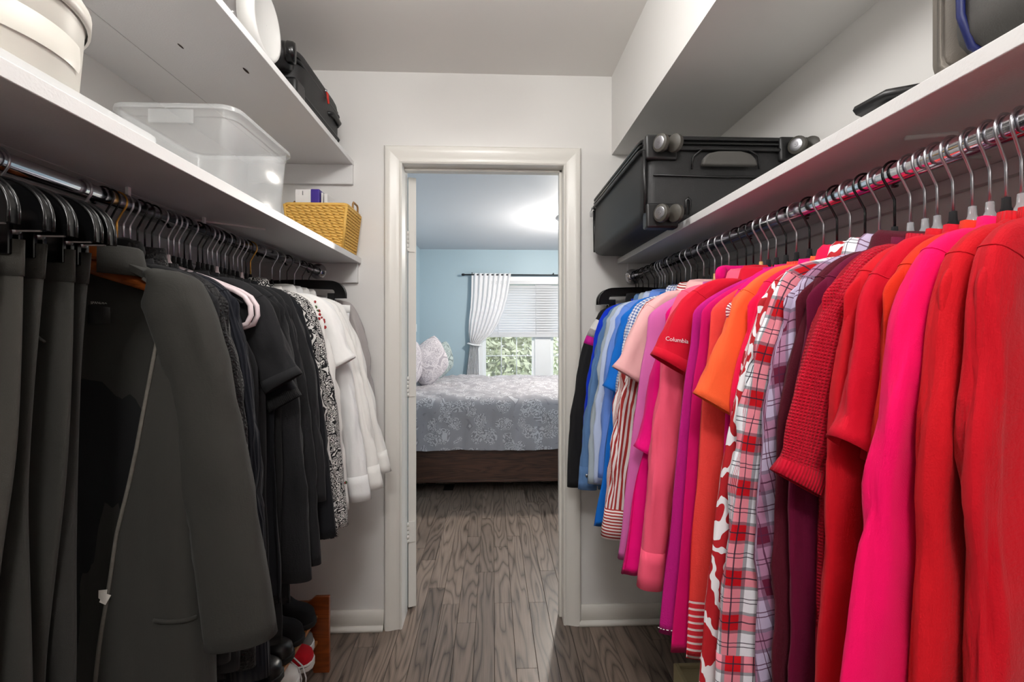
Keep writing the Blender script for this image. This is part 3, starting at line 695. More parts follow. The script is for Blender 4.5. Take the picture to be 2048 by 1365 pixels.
for (px_, pz) in ((-.190, .212), (.205, .212), (-.188, .014), (.2, .045)):
    g = bx('wheel_guard', M['trimrub'], sc_, px_ - .047, px_ + .047, ya - .009, ya + .03, pz - .04, pz + .032, .007, 3)
    MB().lathe([(.001, 0), (.020, 0), (.018, -.016), (.001, -.018)], 20, (px_ + .006, ya - .009, pz), axis='y').build('caster_swivel', M['trimrub'], g)
    for qx, sn in ((-.016, -1), (.024, 1)):
        wl = MB().lathe([(.001, -.009), (.019, -.009), (.025, -.006), (.026, 0), (.025, .006), (.019, .009), (.001, .009)], 28, (0, 0, 0), axis='x').build('caster_wheel', M['tyre'], g, loc=(px_ + qx + .004, ya - .034, pz - .004), angle=R(38))
        wl.rotation_euler = (0, 0, R(28))
        if sn < 0:
            MB().lathe([(.001, -.0112), (.006, -.0112), (.0065, -.0100), (.0165, -.0100), (.018, -.0092), (.018, -.008)], 24, axis='x').build('hub_cap', M['steel'], g, loc=(px_ + qx + .004, ya - .034, pz - .004), rot=(0, 0, R(28)), angle=R(30))
hpoly = [(-.078, .152), (-.074, .172), (-.060, .186), (-.030, .193), (.035, .194), (.065, .186), (.080, .170), (.084, .152)]
MB().prism(hpoly, ya - .024, ya - .004).build('grab_handle', M['char_nylon'], sc_, True, .006, 3)
MB().tube([(-.10, ya - .002, .148), (-.098, ya - .004, .180), (-.07, ya - .005, .205), (.06, ya - .005, .207), (.095, ya - .004, .188), (.10, ya - .002, .15)], .003, 6).build('handle_surround', M['trimrub'], sc_)
MB().tube([(-.118, ya - .001, .015), (-.118, ya - .005, .055), (-.112, ya - .005, .062), (-.106, ya - .005, .055), (-.106, ya - .001, .015)], .004, 6).build('kick_bar', M['trimrub'], sc_)
zp = MB().lathe([(.001, -.004), (.006, -.003), (.006, .003), (.001, .004)], 10, (-SWd / 2 - .004, .33, .206)).build('zipper_slider', M['steel'], sc_)
MB().tube([(-SWd / 2 - .006, .33, .203), (-SWd / 2 - .014, .331, .190), (-SWd / 2 - .013, .332, .170), (-SWd / 2 - .007, .332, .170), (-SWd / 2 - .006, .33, .19)], .0018, 6).build('zipper_pull', M['steel'], zp)
# grey duffel bag close to the camera
db = empty('duffel_bag', (.722, .405, ZSR), label='charcoal duffel bag with navy piping on the right shelf near the ceiling', cat='bag')
soft_box(.30, .40, .26, .05, 6).build('shell', M['char_nylon'], db)
pp = [(-.155 + .004 * math.sin(z * 20), .165 - .03 * (z > .2) * (z - .2) * 8, z) for z in np.linspace(.012, .26, 12)]
MB().tube([(-.118, .150, .006), (-.140, .155, .022), (-.152, .157, .06), (-.1525, .158, .12), (-.1525, .158, .2), (-.140, .152, .245)], .0045, 8).build('navy_piping', M['navyp'], db)
soft_box(.285, .07, .25, .033, 5).build('end_pocket', simple('mid_grey_nylon', (116, 109, 100), .6, 0, .1, 10, .3, 500), db, loc=(.004, .198, .0))
MB().tube([(-.13, .225, .228), (0, .232, .238), (.13, .225, .228)], .012, 8).build('zipper_flap', M['char_nylon'], db)
st = MB().box(-.12, -.085, .24, .33, .006, .012).build('webbing_strap', M['black_nylon'], db, True, .001)
bx('buckle', M['trimrub'], db, -.125, -.08, .30, .345, .001, .006, .001)
MB().tube([(-.10, .25, .02), (-.115, .30, .035), (-.128, .345, .030)], .010, 8, flat=2).build('pull_tab', M['trimrub'], db)
# ------------------------------------------------------------------ clothes on hangers
NECK, SLOPE = -.118, .42            # shoulder line below the rod: z(a) = NECK - SLOPE * (a - .06)
def sh_z(a): return NECK - SLOPE * (abs(a) - .06)
def place(sd, pts):
    """(a toward the aisle, b toward the camera, z) -> local x, y, z of a thing hanging on rod sd"""
    p = np.asarray(pts, float)
    q = p.copy(); q[..., 0] = p[..., 0] * (-sd); q[..., 1] = -p[..., 1]
    return q
def bez(p0, p1, p2, p3, n):
    t = np.linspace(0, 1, n)[:, None]
    p0, p1, p2, p3 = map(np.asarray, (p0, p1, p2, p3))
    return (1 - t) ** 3 * p0 + 3 * t * (1 - t) ** 2 * p1 + 3 * t * t * (1 - t) * p2 + t ** 3 * p3
def body_mesh(sd, top, zh, A1, thick, seed, fold=1.0, narrow=None, shoulder=.20, front_drop=0.0, z_off=0.0, hem_wave=.006):
    """closed tube: neck, sloping shoulders, straight sides with hanging folds. zh: hem below the rod (negative)."""
    zsh = sh_z(shoulder) - .025
    zs = np.concatenate([NECK + (zsh - NECK) * np.linspace(0, 1, 13) ** 1.0, np.linspace(zsh - .02, zh, 32)])
    m = 64; rings = []; uvs = []
    th = np.linspace(0, 2 * math.pi, m, endpoint=False)
    for z in zs:
        if z >= zsh: t = (NECK - z) / max(1e-6, NECK - zsh); A = .06 + (shoulder - .06) * (1 - (1 - t) ** 1.55); B = .016 + (thick * .75 - .016) * t; f = 0
        else:
            t = (zsh - z) / (zsh - zh); 
            nw = narrow if narrow else shoulder
            A = shoulder + (nw - shoulder) * min(1, t * 5) + (A1 - nw) * max(0, t - .1) / .9; B = thick * (.75 + .25 * min(1, t * 4)) ; f = min(1, t * 1.6)
        ring = []
        for q in th:
            c, s = math.cos(q), math.sin(q)
            a = A * math.copysign(abs(c) ** .72, c); b = B * math.copysign(abs(s) ** .9, s)
            w = noise.noise((a * 14, z * 1.6 + seed, seed * 3.7)); w2 = noise.noise((a * 34 + 5, z * 3.2, seed + (1 if s > 0 else 8)))
            cr_ = max(0, 1 - 3 * abs(noise.noise((a * 9 + seed, z * 1.1, 5.5 + (0 if s > 0 else 3))))) ** 2
            b += fold * f * thick * (.75 * w + .35 * w2 - .5 * cr_ * math.copysign(1, s))
            a += fold * f * (.012 * noise.noise((z * 2.2, seed, b * 22)) + .006 * noise.noise((z * 7, seed + 3, b * 60)))
            zz = z
            if z == zs[-1]: zz += hem_wave * noise.noise((a * 10, seed, 1.0))
            if z > zsh: zz -= front_drop * max(0, s) * (1 - (NECK - z) / (NECK - zsh))
            ring.append((a, b, zz + z_off)); uvs.append((a + (.6 if s < 0 else 0), zz))
        rings.append(ring)
    # turned hem
    ring = [(p[0] * .985, p[1] * .80, p[2] + .012) for p in rings[-1]]; rings.append(ring); uvs += [(u, v + .012) for u, v in uvs[-m:]]
    return MB().loft(place(sd, rings), True, flip=sd < 0, uv=uvs)
def sleeve_rings(path, hw, hb, seed, wr=1.0, m=28, knees=3.0, m0=0):
    n = len(path); rings = []; uvs = []; L_ = 0
    for i in range(n):
        p = path[i]; t = path[min(i + 1, n - 1)] - path[max(i - 1, 0)]; t = t / np.linalg.norm(t)
        N = np.array((t[2] * -1, 0, t[0])); N = N / max(1e-6, np.linalg.norm(N))    # in the a-z plane, outward
        if N[0] < 0: N = -N
        if i: L_ += float(np.linalg.norm(path[i] - path[i - 1]))
        f = i / (n - 1); w, h = np.interp(f, *hw), np.interp(f, *hb)
        env = min(1, max(0, (f - .12) * 4)); env2 = env * min(1, max(0, (.97 - f) * 7))
        for k in range(m):
            q = 2 * math.pi * k / m; c, s = math.cos(q), math.sin(q)
            d = wr * env2 * (.008 * noise.noise((c * 1.3, s * 1.3 + seed, L_ * 7)) + .005 * noise.noise((c * 1.6 + seed, s * 1.6, L_ * 19 + c * knees)) + .002 * noise.noise((c * 4, s * 4 + seed, L_ * 9)) - .007 * max(0, 1 - 2.2 * abs(noise.noise((c * .9 + seed * 2, s * .9, L_ * 5.5 + 1.1 * c)))) ** 2)
            rings.append(p + N * (w * math.copysign(abs(c) ** .8, c) + d * c) + np.array((0, h * math.copysign(abs(s) ** .85, s) + d * s * .8, 0))); uvs.append((w * 4 * k / m, -L_))
    return np.array(rings).reshape(n, m, 3), uvs
def sleeve(sd, s, L, flare, w0, w1, thick, seed, e, mat, dirn=1, b0=0, bsw=0, wr=1.0, n=40, bow=.02, shoulder=.20, band=None, mid=0, a_in=.085):
    z0 = sh_z(shoulder)
    if s == 'long':
        oe = .21 + flare; q = shoulder - .015; ae = oe - w1; w0 = w0 * .72
        P = bez((a_in, 0, sh_z(a_in) - .008), (q, 0, z0 + .022), (q + .28 * (ae - q) + bow * .5, b0, z0 - L * .36), (ae, bsw, z0 - L), n)
        hw = ([0, .10, .22, .5, .93, 1], [.006, .018, w0, (w0 + w1) / 2, w1, w1]); hb = ([0, .12, .3, .8, 1], [thick * .6, thick * .9, thick * 1.15, thick * 1.05, thick * .9])
    else:
        oe = .225 + flare * .5; q = shoulder - .012; w1 = w1 * .82; ae = oe - w1 * .72
        P = bez((.085, 0, sh_z(.085) - .006), (q + .004, 0, z0 + .02), (ae - .045, b0, z0 - L + .070), (ae, bsw, z0 - L), max(22, n // 2))
        hw = ([0, .15, .4, 1], [.006, .022, w0 * .72, w1]); hb = ([0, .2, .6, 1], [thick * .6, thick * .9, max(.014, thick * 1.15), max(.017, thick * 1.3)])
    rg, uv = sleeve_rings(P, hw, hb, seed, wr)
    if dirn < 0: rg[..., 0] *= -1
    m = rg.shape[1]
    inner = rg[-1].copy(); c = inner.mean(axis=0); back = rg[-4] * .97 + rg[-4].mean(axis=0) * .03
    rg = np.concatenate([rg, (inner * .94 + c * .06)[None], back[None]]); uv = uv + uv[-m:] + uv[-4 * m:-3 * m]
    o = MB().loft(place(sd, rg), True, cap0=True, flip=(sd < 0) ^ (dirn < 0), uv=uv).build('sleeve', mat, e)
    return o, rg, P
def band_part(sd, rg, i0, i1, grow, mat, parent, name, flip=False):
    r = rg[i0:i1].copy(); c = r.mean(axis=1, keepdims=True); r = c + (r - c) * (1 + min(grow, .02) * .6 if grow < .05 else 1 + grow * .4)
    full = np.concatenate([(c[:1] + (rg[i0:i0 + 1] - c[:1]) * .99), r, (c[-1:] + (rg[i1 - 1:i1] - c[-1:]) * .97)])
    return MB().loft(place(sd, full), True, flip=(sd < 0) ^ flip).build(name, mat, parent)
def neck_ring(sd, prof, Aa, Bb, e, mat, name='collar', m=40, drop=.02, gap=0, lift=0):
    rings = []
    q0 = gap / 2
    th = np.linspace(R(90) + q0, R(450) - q0, m)
    for r, z in prof:
        ring = []
        for q in th:
            c, s = math.cos(q), math.sin(q)
            ring.append(((Aa + r) * c, (Bb + r * .8) * s, z - drop * max(0, s) * .8 - SLOPE * .5 * max(0, abs(c) - .55) * .05 + lift))
        rings.append(ring)
    return MB().loft(place(sd, rings), False, flip=sd > 0).build(name, mat, e)
def text_part(body, size, mat, parent, loc, rot, name='lettering', extrude=.0003):
    c = bpy.data.curves.new('t', 'FONT'); c.body = body; c.size = size; c.extrude = extrude; c.align_x = 'CENTER'; c.resolution_u = 2
    o = bpy.data.objects.new('t', c); COL.objects.link(o); dg = bpy.context.evaluated_depsgraph_get()
    me = bpy.data.meshes.new_from_object(o.evaluated_get(dg)); bpy.data.objects.remove(o); bpy.data.curves.remove(c)
    me.materials.clear(); o = link(name, me, mat, parent); o.location = loc; o.rotation_euler = rot; return o

def hook_path(n=18):
    p = [(.0205 * math.cos(R(a)), 0, .0205 * math.sin(R(a)) - .001) for a in np.linspace(205, -38, n)]
    x, _, z = p[-1]
    return p + [(x - .006, 0, z - .009), (.004, 0, -.034), (.0005, 0, -.040), (0, 0, -.046), (0, 0, -.10)]
HOOK = {}
def hanger(sd, y, style, label, rz, tilt=0):
    """styles: (hook material, body material, kind)"""
    hk, bm_, kind = style
    e = empty('clothes_hanger' if kind != 'clip' else 'clip_hanger', (RODX[sd], y, RODZ[sd]), rz, label, 'hanger', 'hangers on the %s rod' % ('left' if sd < 0 else 'right'))
    key = (sd, kind == 'wood')
    if key not in HOOK: HOOK[key] = MB().tube(place(sd, hook_path()), .0024 if kind == 'wood' else .0019, 8).mesh('hook')
    me = HOOK[key]
    o = bpy.data.objects.new('hook', me.copy() if me.materials and me.materials[0] != hk else me); COL.objects.link(o); o.parent = e
    if not o.data.materials: o.data.materials.append(hk)
    else: o.data.materials[0] = hk
    if kind == 'clip':
        hx = .170; half = [(hx, -.128), (hx, -.112)] + [(hx - .062 + .062 * math.cos(q), -.112 + .052 * math.sin(q)) for q in np.linspace(.12, math.pi / 2, 9)] + [(.02, -.057)]
        inn = [(.02, -.090), (hx - .056, -.093)] + [(hx - .054 + .012 * math.sin(q), -.105 + .012 * math.cos(q)) for q in np.linspace(.1, math.pi / 2, 5)] + [(hx - .042, -.128)]
        P_ = half + [(-x, z) for x, z in half[::-1]] + [(-x, z) for x, z in inn[::-1]] + inn
        MB().prism(P_, -.0065, .0065).build('bar', bm_, e, angle=R(35))
        rim = half + [(-x, z) for x, z in half[::-1]]
        for q in (-1, 1): MB().tube([(x, q * .0065, z) for x, z in rim], .0022, 6).build('rim_bead', bm_, e)
        MB().tube([(-hx + .01, 0, -.127), (hx - .01, 0, -.127)], .0025, 8).build('clip_wire', M['steel'], e)
        for sx in (-1, 1):
            c = MB().box(sx * .115 - .014, sx * .115 + .014, -.010, -.004, -.160, -.108).box(sx * .115 - .014, sx * .115 + .014, .004, .010, -.160, -.108).build('clip', bm_, e, True, .001, 1)
            MB().tube([(sx * .115 - .016, 0, -.127), (sx * .115 + .016, 0, -.127)], .006, 8).build('clip_spring', M['steel'], c)
        return e
    if kind == 'tubular':
        half = [(.02, -.112), (.10, -.140), (.165, -.166), (.188, -.180), (.201, -.200), (.203, -.222), (.194, -.242), (.172, -.250), (.10, -.250)]
        pts = [(a_, 0, z_) for a_, z_ in half] + [(-a_, 0, z_) for a_, z_ in half[::-1]]; pts += pts[:2]
        MB().tube(place(sd, pts), .0058, 10).build('frame_tube', bm_, e)
        MB().lathe([(.001, -.082), (.0042, -.082), (.0048, -.094), (.0085, -.102), (.0085, -.116), (.001, -.117)], 14).build('neck_hub', bm_, e)
        return e
    th = .0042 if kind == 'flat' else (.0048 if kind != 'wood' else .010)
    ht = .016 if kind in ('wood', 'plastic') else .011
    hw_ = .160
    rings = []
    for a in np.linspace(-hw_, hw_, 41):
        aa = min(.199, abs(a) + .016); tt = 1 - max(0, 1 - max(0, aa - .06) / .14) ** .645
        zc = (NECK - tt * .0838 - .012 if aa > .06 else NECK + .022 * (1 - aa / .06) - .012) - .002
        h = ht * (1 - .55 * (abs(a) / hw_) ** 2) * (1 if abs(a) < hw_ - .001 else .3); t = th * (1 if abs(a) < hw_ - .001 else .4)
        bb = -.010 * (a / hw_) ** 2 if kind == 'wood' else 0
        rings.append([(a, bb + t * math.cos(q), zc + h * math.sin(q) - (h - .003) - .004) for q in np.linspace(0, 2 * math.pi, 12, endpoint=False)])
    MB().loft(place(sd, rings), True, True, True, flip=sd < 0).build('arms', bm_, e)
    hubm = M['clearp'] if kind == 'clearhub' else bm_
    MB().lathe([(.001, -.082), (.0042, -.082), (.0048, -.094), (.0075, -.100), (.0080, -.110), (.001, -.111)], 14).build('neck_hub', hubm, e)
    if kind in ('plastic', 'clearhub'):
        zb = sh_z(.19) - .03
        MB().tube(place(sd, [(-.18, 0, zb + .012), (-.165, 0, zb), (.165, 0, zb), (.18, 0, zb + .012)]), .004, 8).build('trouser_bar', bm_, e)
    return e
ST = dict(w=(M['steel'], M['lavp'], 'clearhub'), k=(M['blackp'], M['velvet'], 'flat'), g=(M['steel'], M['greyp'], 'clearhub'), s=(M['steel'], M['velvet'], 'flat'),
          p=(M['steel'], M['pinkp'], 'plastic'), wood=(M['steel'], M['wood_h'], 'wood'), pale=(M['steel'], M['wood_l'], 'wood'), c=(M['steel'], M['clearp'], 'clearhub'), b=(M['brass'], M['velvet'], 'flat'))
ST['t'] = (M['steel'], M['pinkp'], 'tubular')
ST_NAME = dict(t='blush tubular hanger with rounded ends', w='pale plastic hanger with steel hook', k='slim black hanger with black hook', g='grey plastic hanger with steel hook', s='slim black hanger with steel hook',
               p='blush plastic hanger with steel hook', wood='reddish wooden hanger with steel hook', pale='pale wooden hanger with steel hook', c='clear plastic hanger with steel hook', b='slim black hanger with gold hook')
button_m = {}; HUNG = []
def garment(name, cat, look, short, sd, y, mat, hem=.70, hst='s', col='crew', sl='long', sz=.72, flare=.06, w=(.060, .042), A1=.215, thick=.02, fold=1.0, swing=0, cuff=None, buttons=None,
            trimmat=None, shoulder=.20, narrow=None, wr=1.0, bow=.02, b0=0, bsw=0, far=True, hemband=None):
    """hem and sz (sleeve end) are heights above the floor"""
    gaps = [abs(y - q) for q in ALLY[sd] if abs(y - q) > .002]; thick = max(.0155 if swing > 6 else .0115, min(thick, .50 * min(gaps)))
    rz = RODZ[sd]; zh = hem - rz
    seed = y * 13.7 + (3 if sd > 0 else 0)
    ang = R(swing)
    e = empty(name, (RODX[sd], y, hem), ang, look, cat, 'clothes on the %s rod' % ('left' if sd < 0 else 'right'))
    off = rz - hem
    kids = []
    bd_ = body_mesh(sd, 0, zh, A1, thick, seed, fold, narrow, shoulder, front_drop=.012).build('body', mat, e); kids.append(bd_)
    sls = []
    if sl:
        L = rz + sh_z(shoulder) - sz
        for dirn in ((1, -1) if far else (1,)):
            fl_ = flare if dirn > 0 else min(.02, flare); 
            o, rg, P = sleeve(sd, sl, L, fl_, w[0], w[1], thick, seed + dirn, e, mat, dirn, b0, bsw, wr, 44, bow if dirn > 0 else 0, shoulder)
            kids.append(o); sls.append((o, rg, dirn))
            if dirn > 0 and sd > 0 or y < 1.3:
                si = 9 if sl == 'long' else 7
                cpt = rg[si].mean(axis=0); pts = [tuple(q) for q in place(sd, cpt + (rg[si] - cpt) * 1.006)]
                MB().tube(pts + pts[:2], .0009, 5).build('armhole_seam', mat, o)
            if cuff:
                n = rg.shape[0] - 2; i0 = n - (4 if sl == 'long' else 3)
                band_part(sd, rg, i0, n, .03, cuff, o, 'cuff', dirn < 0)
    cm = trimmat or mat
    if col == 'crew': kids.append(neck_ring(sd, [(-.004, NECK + .002), (.003, NECK + .010), (.005, NECK - .002), (.008, NECK - .016), (.004, NECK - .020)], .066, .022, e, cm, 'neckband', drop=.012))
    elif col == 'high': kids.append(neck_ring(sd, [(.004, NECK - .010), (.000, NECK + .012), (-.004, NECK + .034), (.003, NECK + .036), (.008, NECK + .010), (.010, NECK - .012)], .066, .026, e, cm, 'neckband', drop=.006))
    elif col == 'shirt': kids.append(neck_ring(sd, [(-.002, NECK - .012), (-.004, NECK + .018), (.002, NECK + .024), (.010, NECK + .016), (.018, NECK - .014), (.020, NECK - .022), (.016, NECK - .020)], .068, .026, e, cm, 'collar', gap=R(18), drop=.016))
    elif col == 'hood':
        rings = []
        for t in np.linspace(0, 1, 30):
            q0 = R(-200) + R(220) * t; rr = .016 + .010 * math.sin(math.pi * t) + .003 * noise.noise((t * 6, seed, 0)); cxx, cyy = .062 * math.cos(q0), .024 * math.sin(q0)
            rings.append([(cxx + rr * .7 * math.cos(q) * math.cos(q0), cyy + rr * .6 * math.cos(q) * math.sin(q0), NECK + .012 + rr * 1.15 * math.sin(q) + .004 * noise.noise((q, t * 5, seed))) for q in np.linspace(0, 2 * math.pi, 12, endpoint=False)])
        kids.append(MB().loft(place(sd, rings), True, True, True, flip=sd < 0).build('hood', cm, e))
    if buttons:
        if 'm' not in button_m: button_m['m'] = MB().lathe([(.001, .0022), (.0045, .0022), (.0055, .001), (.0055, 0), (.001, 0)], 14).mesh('button')
        for i in range(buttons):
            z = NECK - .05 - i * .085
            bo = link('button', button_m['m'].copy() if True else None, M['whitep'], e, tuple(place(sd, (.0, thick * 1.05 + .004, z))), (R(90), 0, 0)); kids.append(bo)
    if hemband:
        mt_, h0 = hemband
    for q in kids: q.location.z += off
    HUNG.append((sd, y, short))
    hanger(sd, y, ST[hst], '%s holding the %s' % (ST_NAME[hst], short), ang)
    return e, sls

ALLY = {1: [0.502, 0.52, 0.538, 0.555, 0.574, 0.596, 0.622, 0.645, 0.664, 0.688, 0.716, 0.745, 0.775, 0.808, 0.84, 0.875, 0.915, 0.955, 1.025, 1.085, 1.15, 1.235, 1.315, 1.385, 1.475, 1.56, 1.63, 1.7, 1.755, 1.815, 1.885, 1.955, 2.015, 2.055], -1: [0.6, 0.652, 0.684, 0.728, 0.756, 0.905, 0.955, 0.99, 1.025, 1.068, 1.112, 1.142, 1.18, 1.222, 1.255, 1.295, 1.338, 1.378, 1.42, 1.468, 1.52, 1.578, 1.665, 1.725, 1.785, 1.85, 1.925, 1.995]}
C = {}
def cc(key, *a, **k):
    C[key] = cloth(key + '_fabric', *a, **k); return C[key]
# ---- right rod, from the door wall toward the camera
G = lambda *a, **k: garment(*a, **k)
# dark trousers on clip hangers by the door wall
def trousers(name, look, sd, y, mat, top, hem, wt, wb, thick, seed, band=True, group=True, cat='trousers', a0=0.0, pocket=True, short=''):
    e = empty(name, (RODX[sd], y, hem), 0, look, cat, 'clothes on the %s rod' % ('left' if sd < 0 else 'right'))
    rz = RODZ[sd]; rings = []; uvs = []; m = 56
    zs = np.linspace(top, hem, 46)
    for z in zs:
        t = (top - z) / (top - hem); A = wt + (wb - wt) * min(1, t * 1.15); f = min(1, t * 3)
        for q in np.linspace(0, 2 * math.pi, m, endpoint=False):
            c, s = math.cos(q), math.sin(q)
            a = A * math.copysign(abs(c) ** .6, c) + a0 * t; b = thick * (.8 + .4 * f) * math.copysign(abs(s) ** .8, s)
            b += thick * f * (.9 * noise.noise((a * 15, z * 1.2, seed)) + .4 * noise.noise((a * 38, z * 2.5, seed + 4)))
            a += .010 * f * noise.noise((z * 2.5, seed, b * 10)) + .012 * math.sin(z * 5 + seed) * f
            rings.append((a, b, z - hem)); uvs.append((a + (.5 if s < 0 else 0), z))
    rg = np.array(rings).reshape(len(zs), m, 3)
    MB().loft(place(sd, rg), True, True, False, flip=sd < 0, uv=uvs).build('legs', mat, e)
    if band:
        r = rg[:3].copy(); c = r.mean(axis=1, keepdims=True); r = c + (r - c) * np.array((1.012, 1.12, 1))
        lip = c[-1:] + (rg[2:3] - c[-1:]) * .98; topr = c[:1] + (rg[:1] - c[:1]) * .8 + np.array((0, 0, .003))
        MB().loft(place(sd, np.concatenate([topr, r, lip])), True, flip=sd < 0).build('waistband', mat, e)
    if pocket:
        MB().tube(place(sd, [(wt * .55, thick * 1.25, top - hem - .11), (wt * .78, thick * 1.2, top - hem - .135)]), .0022, 6).build('pocket_slit', mat, e)
    return e
navy = cc('navy_denim', (28, 34, 56))
for i, y in enumerate((2.055, 2.015)):
    trousers('folded_trousers', ['dark trousers on the clip hanger touching the right door wall', 'second pair of dark trousers from the right door wall on a clip hanger'][i], 1, y, navy, RODZ[1] - .155, .80, .10, .09, .010, 5 + i, pocket=False)
    hanger(1, y, (M['blackp'], M['blackp'], 'clip'), ['black clip hanger nearest the right door wall', 'second black clip hanger from the right door wall'][i], 0)
blk_ath = cc('black_fleece', (34, 34, 36), 'plain')
e, sls = G('jacket', 'jacket', 'black sports jacket with a white and magenta stripe on the sleeve', 'black striped-sleeve jacket', 1, 1.955, blk_ath, .68, 'k', 'high', 'long', .665, .105, (.056, .038), thick=.018, bow=.13)
o, rg, _ = sls[0]
zc_ = rg[..., 2].mean(axis=1)
for nm, mt_, za, zb in (('white_stripe', M['whitep'], -.215, -.262), ('magenta_stripe', cc('magenta_trim', (206, 30, 150)), -.258, -.30)):
    ii = [k_ for k_ in range(len(zc_) - 2) if zb < zc_[k_] < za]
    q = band_part(1, rg, ii[0] - 1, ii[-1] + 2, .06, mt_, o, nm)
G('sweatshirt', 'sweatshirt', 'royal blue long sleeved top beside the black striped jacket', 'royal blue top', 1, 1.885, cc('royal_blue', (14, 56, 205)), .69, 'k', 'crew', 'long', .76, .06, (.055, .042), thick=.018, bow=.04)
dn = cc('mid_denim', (92, 128, 176), 'plain', k=1.6)
e, sls = G('denim_shirt', 'shirt', 'faded mid blue denim shirt with buttoned cuffs', 'blue denim shirt', 1, 1.815, dn, .70, 'k', 'shirt', 'long', .70, .085, (.055, .036), thick=.017, cuff=dn, wr=1.6, bow=.05)
for k_ in range(2):
    p = sls[0][1][-5].mean(axis=0)
    link('cuff_button', MB().lathe([(.001, .002), (.005, .002), (.006, 0)], 12).mesh('cuff_button'), M['steel'], sls[0][0], tuple(place(1, (p[0] + .01 - .02 * k_, p[1] + .021, p[2] + .01 * k_))), (R(90), 0, 0))
G('denim_shirt', 'shirt', 'pale washed grey denim shirt next to the blue denim one', 'pale grey denim shirt', 1, 1.755, cc('pale_denim', (176, 188, 198), 'plain', k=1.6), .69, 's', 'shirt', 'long', .74, .06, (.056, .040), thick=.016, wr=1.5, bow=.03)
G('dress_shirt', 'shirt', 'very pale blue cotton shirt between grey denim and bright blue', 'pale blue shirt', 1, 1.70, cc('ice_blue', (196, 210, 240)), .68, 's', 'shirt', 'long', .76, .05, (.055, .040), thick=.016, bow=.03)
G('dress_shirt', 'shirt', 'cornflower blue shirt just behind the bright blue pullover', 'cornflower blue shirt', 1, 1.63, cc('cornflower', (108, 146, 226)), .70, 's', 'shirt', 'long', .80, .05, (.055, .042), thick=.018)
G('pullover', 'pullover', 'bright azure blue pullover beside the gingham shirt', 'azure pullover', 1, 1.56, cc('azure', (22, 112, 208)), .66, 'k', 'crew', 'short', 1.10, .055, (.055, .060), thick=.022, A1=.285)
G('gingham_shirt', 'shirt', 'fine blue and white gingham shirt left of the red striped one', 'blue gingham shirt', 1, 1.475, gingham('blue_gingham', (70, 100, 170), (238, 240, 246), .0085), .67, 's', 'shirt', 'long', .72, .055, (.055, .040), thick=.018)
rs = stripes('red_white_stripe', (168, 52, 50), (240, 232, 230), .0078, .5, 0)
rs2 = stripes('red_white_stripe_cuff', (168, 52, 50), (240, 232, 230), .0088, .5, 1)
e, sls = G('striped_shirt', 'shirt', 'red and white candy striped shirt with long cuffed sleeve', 'red striped shirt', 1, 1.385, rs, .70, 's', 'shirt', 'long', .70, .095, (.058, .040), thick=.022, cuff=rs2, wr=2.4, bow=.03, trimmat=rs2)
G('polo_shirt', 'shirt', 'pale blush pink polo with a wide short sleeve', 'blush pink polo', 1, 1.315, cc('blush', (240, 184, 184)), .74, 'pale', 'shirt', 'short', 1.178, .115, (.055, .062), thick=.022, A1=.24)
G('tee_shirt', 'shirt', 'orchid pink long top with plain turned hem', 'orchid pink top', 1, 1.235, cc('orchid', (212, 104, 172)), .715, 'w', 'crew', None, thick=.034, A1=.30, fold=.6, shoulder=.215, narrow=.225)
G('tee_shirt', 'shirt', 'deep magenta tee beside the orchid pink top', 'deep magenta tee', 1, 1.15, cc('magenta', (228, 2, 118)), .715, 'k', 'hood', 'short', 1.0, .09, (.06, .058), thick=.024, A1=.305)
e, sls = G('blouse', 'blouse', 'coral pink blouse with long cuffed sleeve under the crimson polo', 'coral blouse', 1, 1.085, cc('coral_pink', (252, 92, 124)), .78, 'pale', 'shirt', 'long', .715, .080, (.084, .029), thick=.022, cuff=C['coral_pink'], bow=.02, wr=1.3)
crim = cc('crimson_pique', (206, 14, 44))
e, sls = G('polo_shirt', 'shirt', 'crimson polo with white embroidered word on the short sleeve', 'crimson polo', 1, 1.025, crim, .74, 's', 'shirt', 'short', 1.225, .09, (.058, .062), thick=.026, cuff=crim, A1=.23)
o, rg, P = sls[0]
wthread = simple('white_thread', (240, 236, 238), .7, 0, 0)
n_ = rg.shape[0] - 2; kx = n_ - 6; cen = rg[kx].mean(axis=0); bmx = rg[n_ - 9:n_ - 3, :, 1].max()
text_part('Columbia', .0128, wthread, o, tuple(place(1, (cen[0] + .026, bmx + .0012, cen[2] + .001))), (R(90), R(8), 0))
G('velvety_pullover', 'pullover', 'purple magenta velvety knit top with white stitched hem', 'purple magenta knit', 1, .955, cc('purple_magenta', (190, 22, 124), 'knit'), .69, 's', 'crew', None, thick=.03, A1=.285, fold=.6, shoulder=.215, narrow=.225, trimmat=cc('purple_rib', (200, 22, 128), 'rib'))
bo_ = bpy.data.objects['velvety_pullover'].children[0]
hv = [v.co.copy() for v in bo_.data.vertices][-128:-64]
stz = MB()
for k_ in range(0, 64):
    p0 = hv[k_]; p1 = hv[(k_ + 1) % 64]; up = Vector((0, 0, .010)); out = Vector((p0.x, p0.y, 0)).normalized() * .0012
    n_s = max(1, int((p1 - p0).length / .006))
    for q in range(n_s):
        s0 = p0 + (p1 - p0) * (q / n_s) + up + out; s1 = p0 + (p1 - p0) * ((q + .5) / n_s) + up + out
        stz.tube([s0, s1], .0009, 4)
ho_ = stz.build('hem_stitching', wthread, bo_)
G('tee_shirt', 'shirt', 'raspberry tee squeezed against the purple magenta knit', 'raspberry tee', 1, .915, cc('raspberry', (208, 6, 100)), .68, 'k', 'crew', None, thick=.016, A1=.275, fold=.6, shoulder=.215, narrow=.225)
hb_t = NT('orange_red_banded'); u, v = hb_t.uv()
